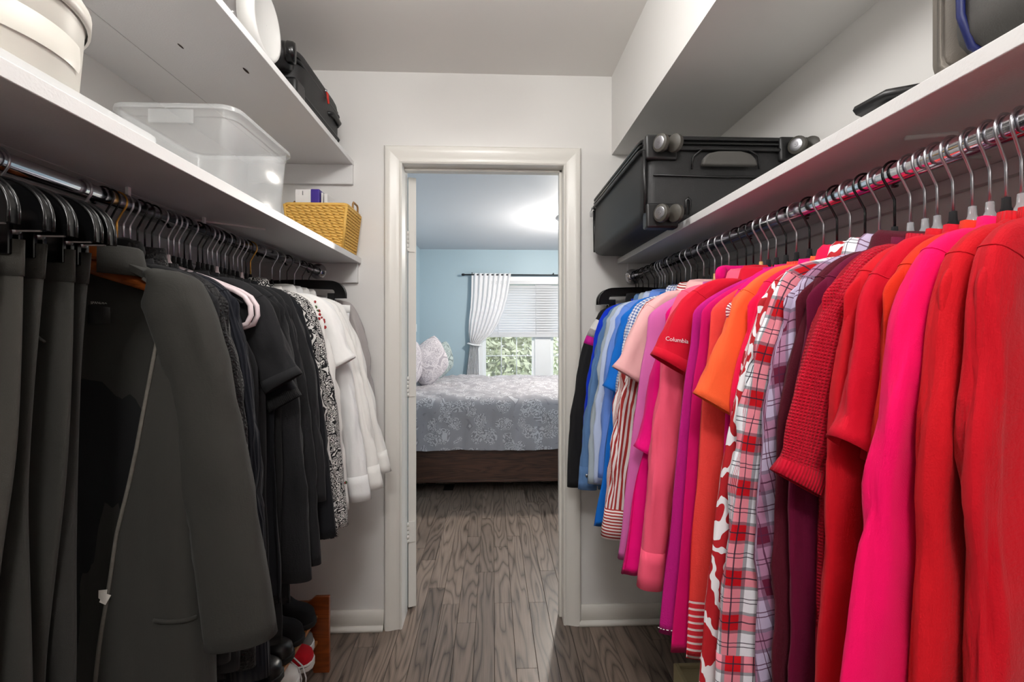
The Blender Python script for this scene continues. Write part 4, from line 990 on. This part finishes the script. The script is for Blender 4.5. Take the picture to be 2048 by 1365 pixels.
inb = hb_t.math('LESS_THAN', v, .80 - RODZ[1]); st_ = hb_t.band(v, .0125, .32)
hb_t.set(Base_Color=hb_t.mix(hb_t.math('MULTIPLY', inb, st_), hb_t.mix(inb, srgb(240, 64, 58), srgb(232, 44, 60)), srgb(248, 236, 236)), Roughness=.85); cloth_bump(hb_t, 'knit')
G('sweater', 'sweater', 'orange red fine sweater with white stripes at its hem', 'orange red striped-hem sweater', 1, .875, hb_t.m, .69, 's', 'crew', None, thick=.022, A1=.26, fold=.7, shoulder=.215, narrow=.225, trimmat=cc('orange_rib', (240, 64, 54), 'rib'))
e, sls = G('tee_shirt', 'shirt', 'fuchsia tee with a round silver beaded patch at the shoulder', 'fuchsia tee', 1, .84, cc('fuchsia', (214, 4, 110)), .72, 'k', 'crew', 'short', 1.20, .02, (.05, .045), thick=.014, A1=.23)
pm = MB().lathe([(.001, .004), (.012, .004), (.017, .0025), (.018, 0)], 24).build('beaded_patch', stripes('bead_stripes', (238, 230, 236), (150, 60, 80), .004, .5, 0), e, loc=tuple(place(1, (.20, .016, -.21)) + np.array((0, 0, RODZ[1] - .72))), rot=(R(90), 0, R(25)))
G('tee_shirt', 'shirt', 'bright orange tee with hanging short sleeve', 'bright orange tee', 1, .808, cc('bright_orange', (248, 98, 52)), .72, 's', 'crew', 'short', 1.172, .09, (.058, .056), thick=.018, A1=.235)
G('dress_shirt', 'shirt', 'pinkish red smooth long shirt beside the tropical print', 'pinkish red shirt', 1, .775, cc('pink_red', (236, 14, 72)), .66, 'k', 'shirt', 'long', .70, .045, (.058, .052), thick=.018, wr=.8, bow=.01)
G('tropical_shirt', 'shirt', 'red shirt with big white tropical leaf print', 'tropical print shirt', 1, .745, tropical('red_tropical', (176, 8, 24), (240, 236, 240)), .62, 'g', 'shirt', 'long', .66, .090, (.054, .058), thick=.014, wr=.6)
pl = plaid('white_red_plaid', .066, (238, 238, 244), (226, 136, 150), (188, 8, 24), (40, 36, 54), .172)
e, sls = G('plaid_shirt', 'shirt', 'white red and navy plaid flannel shirt with rolled cuff', 'white red plaid shirt', 1, 0.716, pl, .62, 'k', 'shirt', 'long', .735, .078, (.068, .056), thick=.024, cuff=pl, wr=1.6, bow=.03, swing=2)
G('plaid_shirt', 'shirt', 'mauve windowpane plaid shirt behind the crimson knit sleeve', 'mauve plaid shirt', 1, 0.688, plaid('mauve_plaid', .075, (186, 172, 200), (168, 120, 150), (96, 20, 50), (80, 30, 60), .16, .3), .60, 'c', 'shirt', 'long', .66, .03, (.058, .05), thick=.016, swing=3)
G('cardigan', 'cardigan', 'dark maroon knit cardigan beside the mauve plaid', 'dark maroon cardigan', 1, 0.664, cc('maroon_knit', (78, 12, 30), 'knit'), .58, 'c', 'shirt', 'long', .62, .02, (.056, .05), thick=.016, swing=4)
G('long_sleeve_shirt', 'shirt', 'burgundy long shirt hidden behind the crimson knit sleeve', 'burgundy top', 1, 0.645, cc('burgundy', (98, 6, 46)), .56, 'c', 'crew', 'long', .60, .01, (.054, .048), thick=.014, swing=5)
ch = cc('crimson_chunky', (188, 6, 40), 'chunky'); chr_ = cc('crimson_rib_cuff', (188, 6, 40), 'rib')
e, sls = G('knit_sweater', 'sweater', 'crimson chunky knit sweater with ribbed short sleeve', 'chunky crimson sweater', 1, 0.622, ch, .60, 's', 'crew', 'short', 1.10, .075, (.060, .066), thick=.022, cuff=chr_, trimmat=chr_, A1=.20, swing=7)
red1 = cc('scarlet', (194, 12, 30)); red2 = cc('cherry_red', (192, 6, 36)); 
G('tee_shirt', 'shirt', 'scarlet long tee between the chunky knit and the short sleeved red tee', 'scarlet long tee', 1, 0.596, red1, .52, 'c', 'crew', 'long', .56, .03, (.060, .055), thick=.020, wr=.7, bow=.01, swing=10)
G('tee_shirt', 'shirt', 'cherry red tee whose short sleeve hangs over the scarlet one', 'cherry red tee', 1, 0.574, red2, .55, 'g', 'crew', 'short', 1.165, .03, (.05, .046), thick=.016, A1=.205, swing=12)
G('sweater', 'sweater', 'rust orange sweater left of the hot pink shirt', 'rust orange sweater', 1, 0.555, cc('rust_orange', (206, 44, 22)), .55, 's', 'crew', 'long', .60, .0, (.054, .05), thick=.016, wr=.7, swing=14)
G('blouse', 'blouse', 'hot pink long sleeved blouse beside the big red sweaters', 'hot pink blouse', 1, 0.538, cc('hot_pink', (232, 0, 90)), .60, 'g', 'crew', 'long', .78, .115, (.054, .066), thick=.018, wr=1.0, bow=-.02, narrow=.18, A1=.17, swing=17)
rk = cc('poppy_red_knit', (192, 12, 27), 'knit'); rr_ = cc('poppy_red_rib', (196, 15, 29), 'rib')
G('sweater', 'sweater', 'poppy red fine knit sweater behind the raglan one', 'poppy red sweater', 1, 0.520, rk, .55, 'w', 'crew', 'long', .62, .03, (.062, .06), thick=.020, wr=.6, bow=.01, trimmat=rr_, swing=21)
rg2 = cc('raglan_red_knit', (186, 8, 27), 'knit')
G('raglan_sweater', 'sweater', 'red raglan knit sweater with ribbed neck nearest the camera', 'red raglan sweater', 1, 0.502, rg2, .55, 'w', 'crew', 'long', .64, .0, (.068, .055), thick=.026, wr=1.2, trimmat=rr_, bow=.0, bsw=.02, swing=25)
# ---- left rod, from the camera toward the door wall
chs = [cc('charcoal_trouser_%s' % n, c) for n, c in (('e', (54, 52, 49)), ('a', (60, 58, 54)), ('b', (50, 49, 46)), ('c', (48, 47, 44)), ('d', (42, 41, 39)))]
tl = ['charcoal trousers nearest the camera, cut by the left picture edge', 'lightest charcoal trousers just inside the left picture edge', 'third charcoal trousers from the left edge on clip hanger', 'fourth charcoal trousers from the left edge on clip hanger', 'darkest charcoal trousers on clip hanger beside the open blazer']
hl = ['black clip hanger nearest the camera, cut by the left picture edge', 'second black clip hanger from the left edge', 'third black clip hanger from the left edge', 'fourth black clip hanger from the left edge', 'fifth black clip hanger, next to the wooden hanger']
for i, y in enumerate((.60, .652, .684, .728, .756)):
    trousers('hanging_trousers', tl[i], -1, y, chs[i], RODZ[-1] - .140, .36, .138, .092, .0105, 11 + i * 3)
    hanger(-1, y, (M['steel'], M['blackp'], 'clip'), hl[i], R((2, 0, 1, 1, 0)[i]))
# open blazer on a wooden hanger
bz = cc('charcoal_suiting', (50, 49, 46), 'knit', k=.5); bzi = bz
YBZ = .905; BZH = .36
e = empty('blazer', (RODX[-1], YBZ, BZH), 0, 'open charcoal blazer on a wooden hanger showing its inside label', 'blazer', 'clothes on the left rod')
def edge_a(z):      # front opening edge, z below the rod
    return float(np.interp(-z, [.10, .16, .25, .45, .62, .80, 1.2], [.120, .140, .158, .130, .090, .065, .03]))
rz = RODZ[-1]; rings = []; uvs = []; mm = 70
zs = np.concatenate([np.linspace(-.125, -.212, 14), np.linspace(-.225, BZH - rz, 46)])
for z in zs:
    t = max(0, (-z - .19) / (rz - BZH - .19)); A = .075 + (.205 - .075) * (1 - (1 - min(1, (-z - .125) / .085)) ** 1.55) if z > -.21 else .205 + .03 * t
    A = min(A, .235); ea = min(edge_a(z), A - .03); B = .020 + .016 * min(1, t * 4)
    prof = []
    for s in np.linspace(0, 1, mm):
        if s < .42: u = s / .42; a = ea + (A - ea) * (1 - (1 - u) ** 1.6); b = B * (1 - max(0, (u - .6) / .4) ** 2 * .9) 
        elif s < .5: u = (s - .42) / .08; a = A + .004 * math.sin(math.pi * u); b = B * (.1 - u * .9)
        else: u = (s - .5) / .5; a = A - (A + .20) * u; b = -B * (.8 + .2 * min(1, u * 3))
        f = min(1, t * 3)
        b += f * (.010 * noise.noise((a * 12, z * 1.5, 3.3)) + .004 * noise.noise((a * 34, z * 3, 7.0)))
        prof.append((a, b, z + rz - BZH)); uvs.append((s * .9, z))
    rings.append(prof)
bzr = np.array(rings)
MB().loft(place(-1, bzr), False, flip=False, uv=uvs).build('body', bz, e)
MB().tube(place(-1, [tuple(r[0] + np.array((0, .002, 0))) for r in bzr[6:]]), .0032, 8).build('front_edge', simple('edge_binding', (92, 88, 82), .9, 0, .3, 120, .8, 300), e)
# collar folded at the neck
rings = []
for q in np.linspace(R(-175), R(62), 40):
    c, s = math.cos(q), math.sin(q); row = []
    for r, z in ((0, -.135), (-.002, -.108), (.003, -.099), (.010, -.104), (.015, -.130), (.017, -.150), (.013, -.152)):
        row.append(((.088 + r) * c + .01, (.030 + r * .8) * s, z + rz - BZH - .008 * max(0, c)))
    rings.append(row)
MB().loft(place(-1, rings), False).build('collar', bz, e)
o, rgz, P = sleeve(-1, 'long', .640, .150, .075, .062, .036, 4.4, e, bz, 1, 0, .02, .7, 44, .03, .20, a_in=.125); o.location.z = rz - BZH
o2, _, _ = sleeve(-1, 'long', .70, .02, .07, .056, .03, 5.4, e, bz, -1, 0, 0, .7, 30, 0, .20); o2.location.z = rz - BZH
zpk = -.765
i = int(np.argmin(abs(zs - zpk)))
pts = [bzr[i][k] + np.array((0, .004, -.006 * (k - 14) / 12)) for k in range(12, 27)]
MB().tube(place(-1, pts), .004, 6, flat=.5).build('pocket_welt', bz, e)
# care label sewn inside the back
i0 = int(np.argmin(abs(zs + .20)))
lab = bx('care_label', simple('black_satin_label', (34, 33, 32), .5, 0, .05), e, -.004, .036, .0215, .0222, rz - BZH - .245, rz - BZH - .180, 0)
lab.location = (0, 0, 0)
lt = simple('grey_print_thread', (215, 211, 204), .8, 0, 0)
for k_, tx in enumerate(('POLYESTER', 'RAYON', 'SPANDEX')): text_part(tx, .0068, lt, lab, (.016, .0213, rz - BZH - .193 - k_ * .0075), (R(90), 0, 0))
tg = MB(); 
# small white tag stitched to the front edge
i1 = int(np.argmin(abs(zs + .715))); p = place(-1, bzr[i1][0]) 
tagm = simple('white_tag_cloth', (226, 220, 212), .8, 0, .03)
v = [(-.012, 0, .012), (.004, -.002, .014), (.004, -.003, .007), (.012, -.004, .005), (.002, -.003, -.012), (-.010, -.001, -.008), (-.009, .0, -.004), (-.013, .001, -.002)]
t_ = MB().add([(x, y - .006, z) for x, y, z in v] + [(x, y - .0054, z) for x, y, z in v], [tuple(range(8)), tuple(range(15, 7, -1))] + [((i + 1) % 8, i, i + 8, (i + 1) % 8 + 8) for i in range(8)]).build('white_tag', tagm, e, False, loc=tuple(p))
hanger(-1, YBZ, ST['wood'], 'reddish wooden hanger with steel hook inside the open blazer', 0)
bx('wood_block', M['wood_h'], bpy.data.objects[[o.name for o in bpy.data.objects if o.get('label') == 'reddish wooden hanger with steel hook inside the open blazer'][0]], -.055, .047, -.016, .016, -.130, -.090, .006, 3)

bk1 = cc('soft_black', (26, 26, 27)); bk2 = cc('washed_black', (33, 33, 35)); bk3 = cc('ink_black', (22, 23, 27)); bkn = cc('black_knit', (28, 28, 30), 'knit'); bkr = cc('blue_black_rib', (25, 27, 34), 'cable'); bks = cc('black_sequin_knit', (26, 25, 26), 'seq', rough=.5); bkrib = cc('black_rib', (28, 28, 29), 'rib')
G('hoodie', 'hoodie', 'black hooded top right behind the blazer shoulder', 'black hooded top', -1, .955, bk1, .62, 'k', 'hood', 'long', .66, .03, (.06, .05), thick=.018)
G('long_sleeve_shirt', 'shirt', 'black top on a gold-hooked hanger behind the blazer', 'black top on gold hook', -1, .990, bk2, .60, 'b', 'crew', 'long', .62, .03, (.058, .05), thick=.016)
G('sequin_cardigan', 'cardigan', 'black sparkly textured cardigan with a glittering edge', 'black sparkly cardigan', -1, 1.025, bks, .60, 'p', 'high', 'long', .60, .045, (.06, .046), thick=.018)
e, _s = G('cardigan', 'cardigan', 'blue black ribbed cable cardigan hanging long', 'ribbed blue black cardigan', -1, 1.068, bkr, .52, 'k', 'crew', 'long', .55, .055, (.062, .045), thick=.022, trimmat=bkrib)
MB().tube(place(-1, [(.150, .034, -.165 + RODZ[-1] - .52), (.163, .036, -.185 + RODZ[-1] - .52), (.172, .037, -.215 + RODZ[-1] - .52), (.168, .036, -.235 + RODZ[-1] - .52)]), [.003, .006, .006, .003], 8).build('bead_trim', simple('glass_beads', (176, 180, 184), .2, .6, .3, 300, .9, 400), e)
def tank(look, short, y, mat, hst, hem, sh_):
    return G('tank_top', 'tank top', look, short, -1, y, mat, hem, hst, None, None, A1=.225, thick=.016, shoulder=sh_, narrow=.20, fold=.8)
tank('black tank top on the first of two blush hangers', 'first black tank top', 1.112, bk1, 't', .56, .115)
tank('black tank top on the second of two blush hangers', 'second black tank top', 1.142, bk2, 't', .58, .125)
e, sls = G('tee_shirt', 'shirt', 'black cotton tee with wide turned short sleeve', 'black short sleeved tee', -1, 1.18, bk2, .60, 's', 'crew', 'short', 1.175, .115, (.060, .060), thick=.022, cuff=bk2)
G('tee_shirt', 'shirt', 'second black tee just behind the wide-sleeved one', 'second black tee', -1, 1.222, bk3, .62, 's', 'crew', 'short', 1.12, .08, (.058, .054), thick=.018, cuff=bkrib)
G('dress', 'dress', 'long black dress reaching lowest above the shoe rack', 'long black dress', -1, 1.255, bk1, .50, 'k', 'crew', None, A1=.215, thick=.020, shoulder=.205)
G('sweater', 'sweater', 'black rib-shouldered sweater left of the smooth black ones', 'rib-shouldered black sweater', -1, 1.295, bkn, .58, 's', 'crew', 'long', .64, .06, (.058, .048), thick=.020, trimmat=bkrib)
G('sweater', 'sweater', 'smooth black sweater with long plain sleeve', 'smooth black sweater', -1, 1.338, bkn, .66, 'p', 'crew', 'long', .66, .07, (.058, .050), thick=.018)
G('tunic', 'tunic', 'washed black tunic with a mid length sleeve', 'washed black tunic', -1, 1.378, bk2, .64, 's', 'crew', 'long', .82, .07, (.060, .056), thick=.018)
G('sweater', 'sweater', 'blue black pullover just before the paisley blouse', 'blue black pullover', -1, 1.42, bk3, .70, 's', 'crew', 'long', .70, .085, (.058, .048), thick=.018)
pz = paisley('black_white_paisley', (24, 24, 26), (214, 212, 208), 24, 3.2, .1, .7)
pz2 = paisley('black_white_paisley_dense', (26, 26, 28), (222, 220, 216), 34, 2.6, .2, .7)
G('paisley_blouse', 'blouse', 'black blouse with dense white paisley print, left one', 'left paisley blouse', -1, 1.468, pz, .69, 'p', 'shirt', 'long', .68, .075, (.058, .046), thick=.020, cuff=pz)
G('paisley_blouse', 'blouse', 'black and white paisley blouse touching the white blouses', 'right paisley blouse', -1, 1.52, pz2, .70, 'b', 'crew', 'long', .69, .09, (.060, .050), thick=.022)
wh = [cc('white_cotton_%s' % n, c, 'plain', k=1.4) for n, c in (('a', (238, 236, 232)), ('b', (244, 243, 241)), ('c', (236, 236, 236)), ('d', (242, 240, 236)))]
e, sls = G('embroidered_blouse', 'blouse', 'white blouse with red flower embroidery down its front', 'red embroidered white blouse', -1, 1.578, wh[0], .70, 'g', 'crew', 'long', .72, .075, (.058, .048), thick=.022, wr=1.5)
redt = simple('red_embroidery', (150, 24, 30), .8, 0, .2); grt = simple('green_embroidery', (60, 90, 50), .8)
r_ = random.Random(5)
fm = MB().lathe([(.001, .0016), (.0035, .0012), (.005, 0)], 7).mesh('embroidered_flower')
o, rg, P = sls[0]
for k_ in range(26):
    ii = 10 + k_ // 3 if k_ < 20 else 40; jj = r_.choice([1, 2, 3, 4, 5]) if k_ < 20 else 1 + (k_ - 20)
    pp = rg[min(ii, 42)][jj]; me_ = fm.copy(); me_.materials.append(redt if k_ % 4 else grt)
    q = link('embroidered_flower', me_, None, o, tuple(place(-1, pp + np.array((0, .001, r_.uniform(-.006, .006))))), (R(90), 0, R(r_.uniform(-20, 20))))
    s_ = r_.uniform(.7, 1.3); q.scale = (s_, s_, 1)
G('dress_shirt', 'shirt', 'white shirt with loose short sleeve in the middle of the whites', 'short sleeved white shirt', -1, 1.665, wh[1], .72, 's', 'shirt', 'short', 1.19, .10, (.058, .056), thick=.024)
G('dress_shirt', 'shirt', 'white long sleeved shirt just behind the short sleeved white one', 'first long sleeved white shirt', -1, 1.725, wh[2], .70, 's', 'shirt', 'long', .70, .11, (.060, .038), thick=.018, cuff=wh[2], wr=1.2)
G('dress_shirt', 'shirt', 'white long sleeved shirt with crisp buttoned cuff', 'second long sleeved white shirt', -1, 1.785, wh[3], .70, 'k', 'shirt', 'long', .72, .14, (.060, .038), thick=.018, cuff=wh[3], wr=1.2)
G('dress_shirt', 'shirt', 'white long sleeved shirt furthest from the camera', 'furthest white shirt', -1, 1.85, wh[0], .72, 's', 'shirt', 'long', .76, .155, (.058, .038), thick=.018, cuff=wh[0], wr=1.2)
trousers('hanging_trousers', 'white trousers on a black clip hanger near the left door wall', -1, 1.925, wh[1], RODZ[-1] - .155, .74, .185, .175, .014, 31, pocket=False)
hanger(-1, 1.925, (M['blackp'], M['blackp'], 'clip'), 'black clip hanger holding the white trousers', R(0))
G('cardigan', 'cardigan', 'light grey knit cardigan last on the left rod', 'light grey cardigan', -1, 1.995, cc('light_grey_knit', (168, 162, 160), 'knit'), .95, 'k', 'crew', 'long', 1.0, .06, (.055, .045), thick=.022)

# empty slim hangers squeezed between the clothes
for sd in (-1, 1):
    L_ = sorted([h for h in HUNG if h[0] == sd], key=lambda h: h[1]); n_ = 0
    for h0, h1 in zip(L_, L_[1:]):
        if h1[1] - h0[1] > (.034 if sd < 0 else .05) and n_ < 12:
            st_ = ('k', 's', 'k')[n_ % 3]; n_ += 1
            hanger(sd, (h0[1] + h1[1]) / 2, ST[st_], 'empty %s-hooked hanger between %s and %s' % ('black' if st_ == 'k' else 'steel', h0[2], h1[2]), R(rnd.uniform(-3, 3)))

# ------------------------------------------------------------------ shoe rack and shoes
rk_ = empty('shoe_rack', (-.80, 1.42, 0), label='cherry wooden shoe rack with two tiers under the black clothes', cat='shoe rack')
poly = [(.178, 0), (.178, .290), (.125, .290), (.118, .285), (.108, .275), (.095, .270), (-.095, .270), (-.108, .275), (-.118, .285), (-.125, .290), (-.17, .290), (-.17, 0), (-.12, 0), (-.11, .03), (.11, .03), (.12, 0)]
for yy in (-.45, .435): MB().prism(poly, yy, yy + .016).build('end_panel', M['cherry'], rk_, True, .0015, 1)
for z in (.125, .222):
    for xx in (-.12, -.06, 0.0, .06, .118): bx('slat', M['slat'], rk_, xx - .018, xx + .018, -.434, .4345, z - .012, z, .002, 1)
def shoe(name, label, y, z, toe_x, upper, sole_m, L=.25, W=.088, kind='shoe', lace=None, cap=None, rz=0):
    e = empty(name, (toe_x, y, z), R(rz), label, 'shoe' if kind != 'boot' else 'boot', 'shoes on the rack')
    n = 26; rings = []; m = 22
    for i in range(n):
        t = i / (n - 1); x = -t * L                     # toe at 0, heel at -L
        w = W / 2 * float(np.interp(t, [0, .03, .1, .28, .5, .75, .95, 1], [.25, .62, .86, 1, .82, .74, .66, .4]))
        h = float(np.interp(t, [0, .05, .15, .3, .42, .6, .8, 1], {'boot': [.028, .045, .058, .066, .095, .15, .155, .15], 'shoe': [.026, .040, .048, .054, .066, .075, .076, .07], 'sneaker': [.030, .042, .050, .058, .070, .082, .078, .076], 'flat': [.020, .030, .036, .040, .044, .050, .058, .055]}[kind]))
        ring = []
        for k_ in range(m):
            q = math.pi * k_ / (m - 1); c, s = math.cos(q), math.sin(q)
            ring.append((x, w * math.copysign(abs(c) ** .6, c), .014 + h * s ** .7))
        rings.append(ring)
    MB().loft(rings, False, True, True).build('upper', upper, e)
    so = []
    for zz, g in ((0, .96), (.004, 1.03), (.016 if kind != 'sneaker' else .024, 1.05), (.018 if kind != 'sneaker' else .026, 1.0)):
        ring = []
        for i in range(n): t = i / (n - 1); ring.append((-t * L + (.004 if t < .5 else -.003), W / 2 * g * float(np.interp(t, [0, .03, .1, .28, .5, .75, .95, 1], [.3, .65, .88, 1, .84, .78, .7, .42])), zz))
        so.append(ring + [(x, -y_, z_) for x, y_, z_ in ring[::-1]])
    MB().loft(so, True, True, True).build('sole', sole_m, e)
    MB().lathe([(.001, 0), (1, 0), (1.12, -.004), (1, -.010)], 20).build('opening', M['velvet'], e, loc=(-L * .74, 0, {'boot': .166, 'shoe': .090, 'sneaker': .096, 'flat': .066}[kind])).scale = (L * .17, W * .24, 1)
    if kind == 'sneaker':
        c_ = MB()
        rr = [[(p[0] + .001, p[1] * 1.03, .014 + (p[2] - .014) * 1.04 + .0005) for p in r] for r in rings[:7]]
        c_.loft(rr, False, True).build('toe_cap', cap, e)
        st = simple('sole_line', (30, 30, 32), .6, 0, 0)
        MB().tube([(p[0] + (.003 if i_ < 6 else 0), p[1] * 1.055, .019) for i_, p in enumerate([r[0] for r in rings[:20]])], .0018, 6).build('foxing_stripe', st, e)
        MB().tube([(p[0] + (.003 if i_ < 6 else 0), p[1] * 1.055, .019) for i_, p in enumerate([r[-1] for r in rings[:20]])], .0018, 6).build('foxing_stripe', st, e)
        for k_ in range(4):
            x = -.085 - k_ * .018; hh = .074 + k_ * .0055
            MB().tube([(x, -.022, hh - .012), (x - .004, 0, hh + .002), (x, .022, hh - .012)], .0026, 6).build('lace', lace, e)
        MB().tube([(-.085, -.02, .066), (-.06, -.044, .05), (-.03, -.054, .03), (-.02, -.056, -.005), (-.022, -.057, -.03)], .0024, 6).build('lace', lace, e)
        MB().tube([(-.085, -.018, .068), (-.05, -.040, .058), (-.018, -.050, .034), (-.006, -.054, -.004), (-.008, -.055, -.042)], .0024, 6).build('lace', lace, e)
    return e
suede = simple('black_suede', (22, 22, 24), .95); leath = simple('black_leather', (22, 22, 24), .35, 0, .1, 30, .15, 200); patent = simple('navy_patent', (18, 24, 40), .12, 0, .05); rub = simple('black_rubber_sole', (18, 18, 18), .7)
wrub = simple('white_rubber', (236, 234, 230), .5, 0, .03); redc = cloth('red_canvas', (196, 24, 38)); blkc = cloth('black_canvas', (30, 30, 32)); gryc2 = cloth('grey_canvas', (120, 118, 114)); lace_w = simple('white_lace', (235, 235, 235), .9)
shoe('ankle_boot', 'black suede boot at the far end of the upper tier', 1.795, .2225, -.655, suede, rub, kind='boot')
shoe('ankle_boot', 'black suede boot, second from the far end of the upper tier', 1.70, .2225, -.66, suede, rub, kind='boot', rz=3)
shoe('leather_shoe', 'black leather shoe in the middle of the upper tier', 1.61, .2225, -.66, leath, rub, kind='shoe')
shoe('leather_shoe', 'glossy black leather shoe with square toe below the blazer sleeve', 1.515, .2225, -.655, leath, rub, kind='shoe', rz=-3)
shoe('patent_shoe', 'dark navy patent shoe nearest on the upper tier', 1.415, .2225, -.645, patent, rub, kind='flat')
shoe('patent_shoe', 'dark navy patent shoe half hidden under the blazer hem', 1.32, .2225, -.66, patent, rub, kind='flat')
shoe('canvas_sneaker', 'grey canvas sneaker behind the red one on the lower tier', 1.80, .1255, -.665, gryc2, wrub, kind='sneaker', lace=lace_w, cap=gryc2)
shoe('canvas_sneaker', 'red canvas sneaker with white rubber sole and dangling laces', 1.715, .1255, -.632, redc, wrub, kind='sneaker', lace=lace_w, cap=redc, rz=4)
shoe('canvas_sneaker', 'black canvas sneaker with white rubber toe on the lower tier', 1.61, .1255, -.645, blkc, wrub, kind='sneaker', lace=lace_w, cap=wrub, rz=-6)
# beige storage cube under the bright clothes
be = empty('storage_cube', (.76, 1.42, 0), label='beige storage cube on the floor under the bright clothes', cat='storage cube')
bg_ = simple('beige_board', (160, 148, 112), .7, 0, .05)
for x0, x1, y0, y1 in ((-.16, -.146, -.15, .15), (.146, .16, -.15, .15), (-.146, .146, -.15, -.136), (-.146, .146, .136, .15)): bx('side_panel', bg_, be, x0, x1, y0, y1, 0, .20, .0015, 1)
bx('lid_panel', bg_, be, -.145, .145, -.135, .135, .18, .192, .0015, 1)
bx('front_inset', simple('beige_board_light', (178, 166, 130), .7, 0, .05), be, -.146, .146, -.154, -.1502, .012, .175, .001, 1)
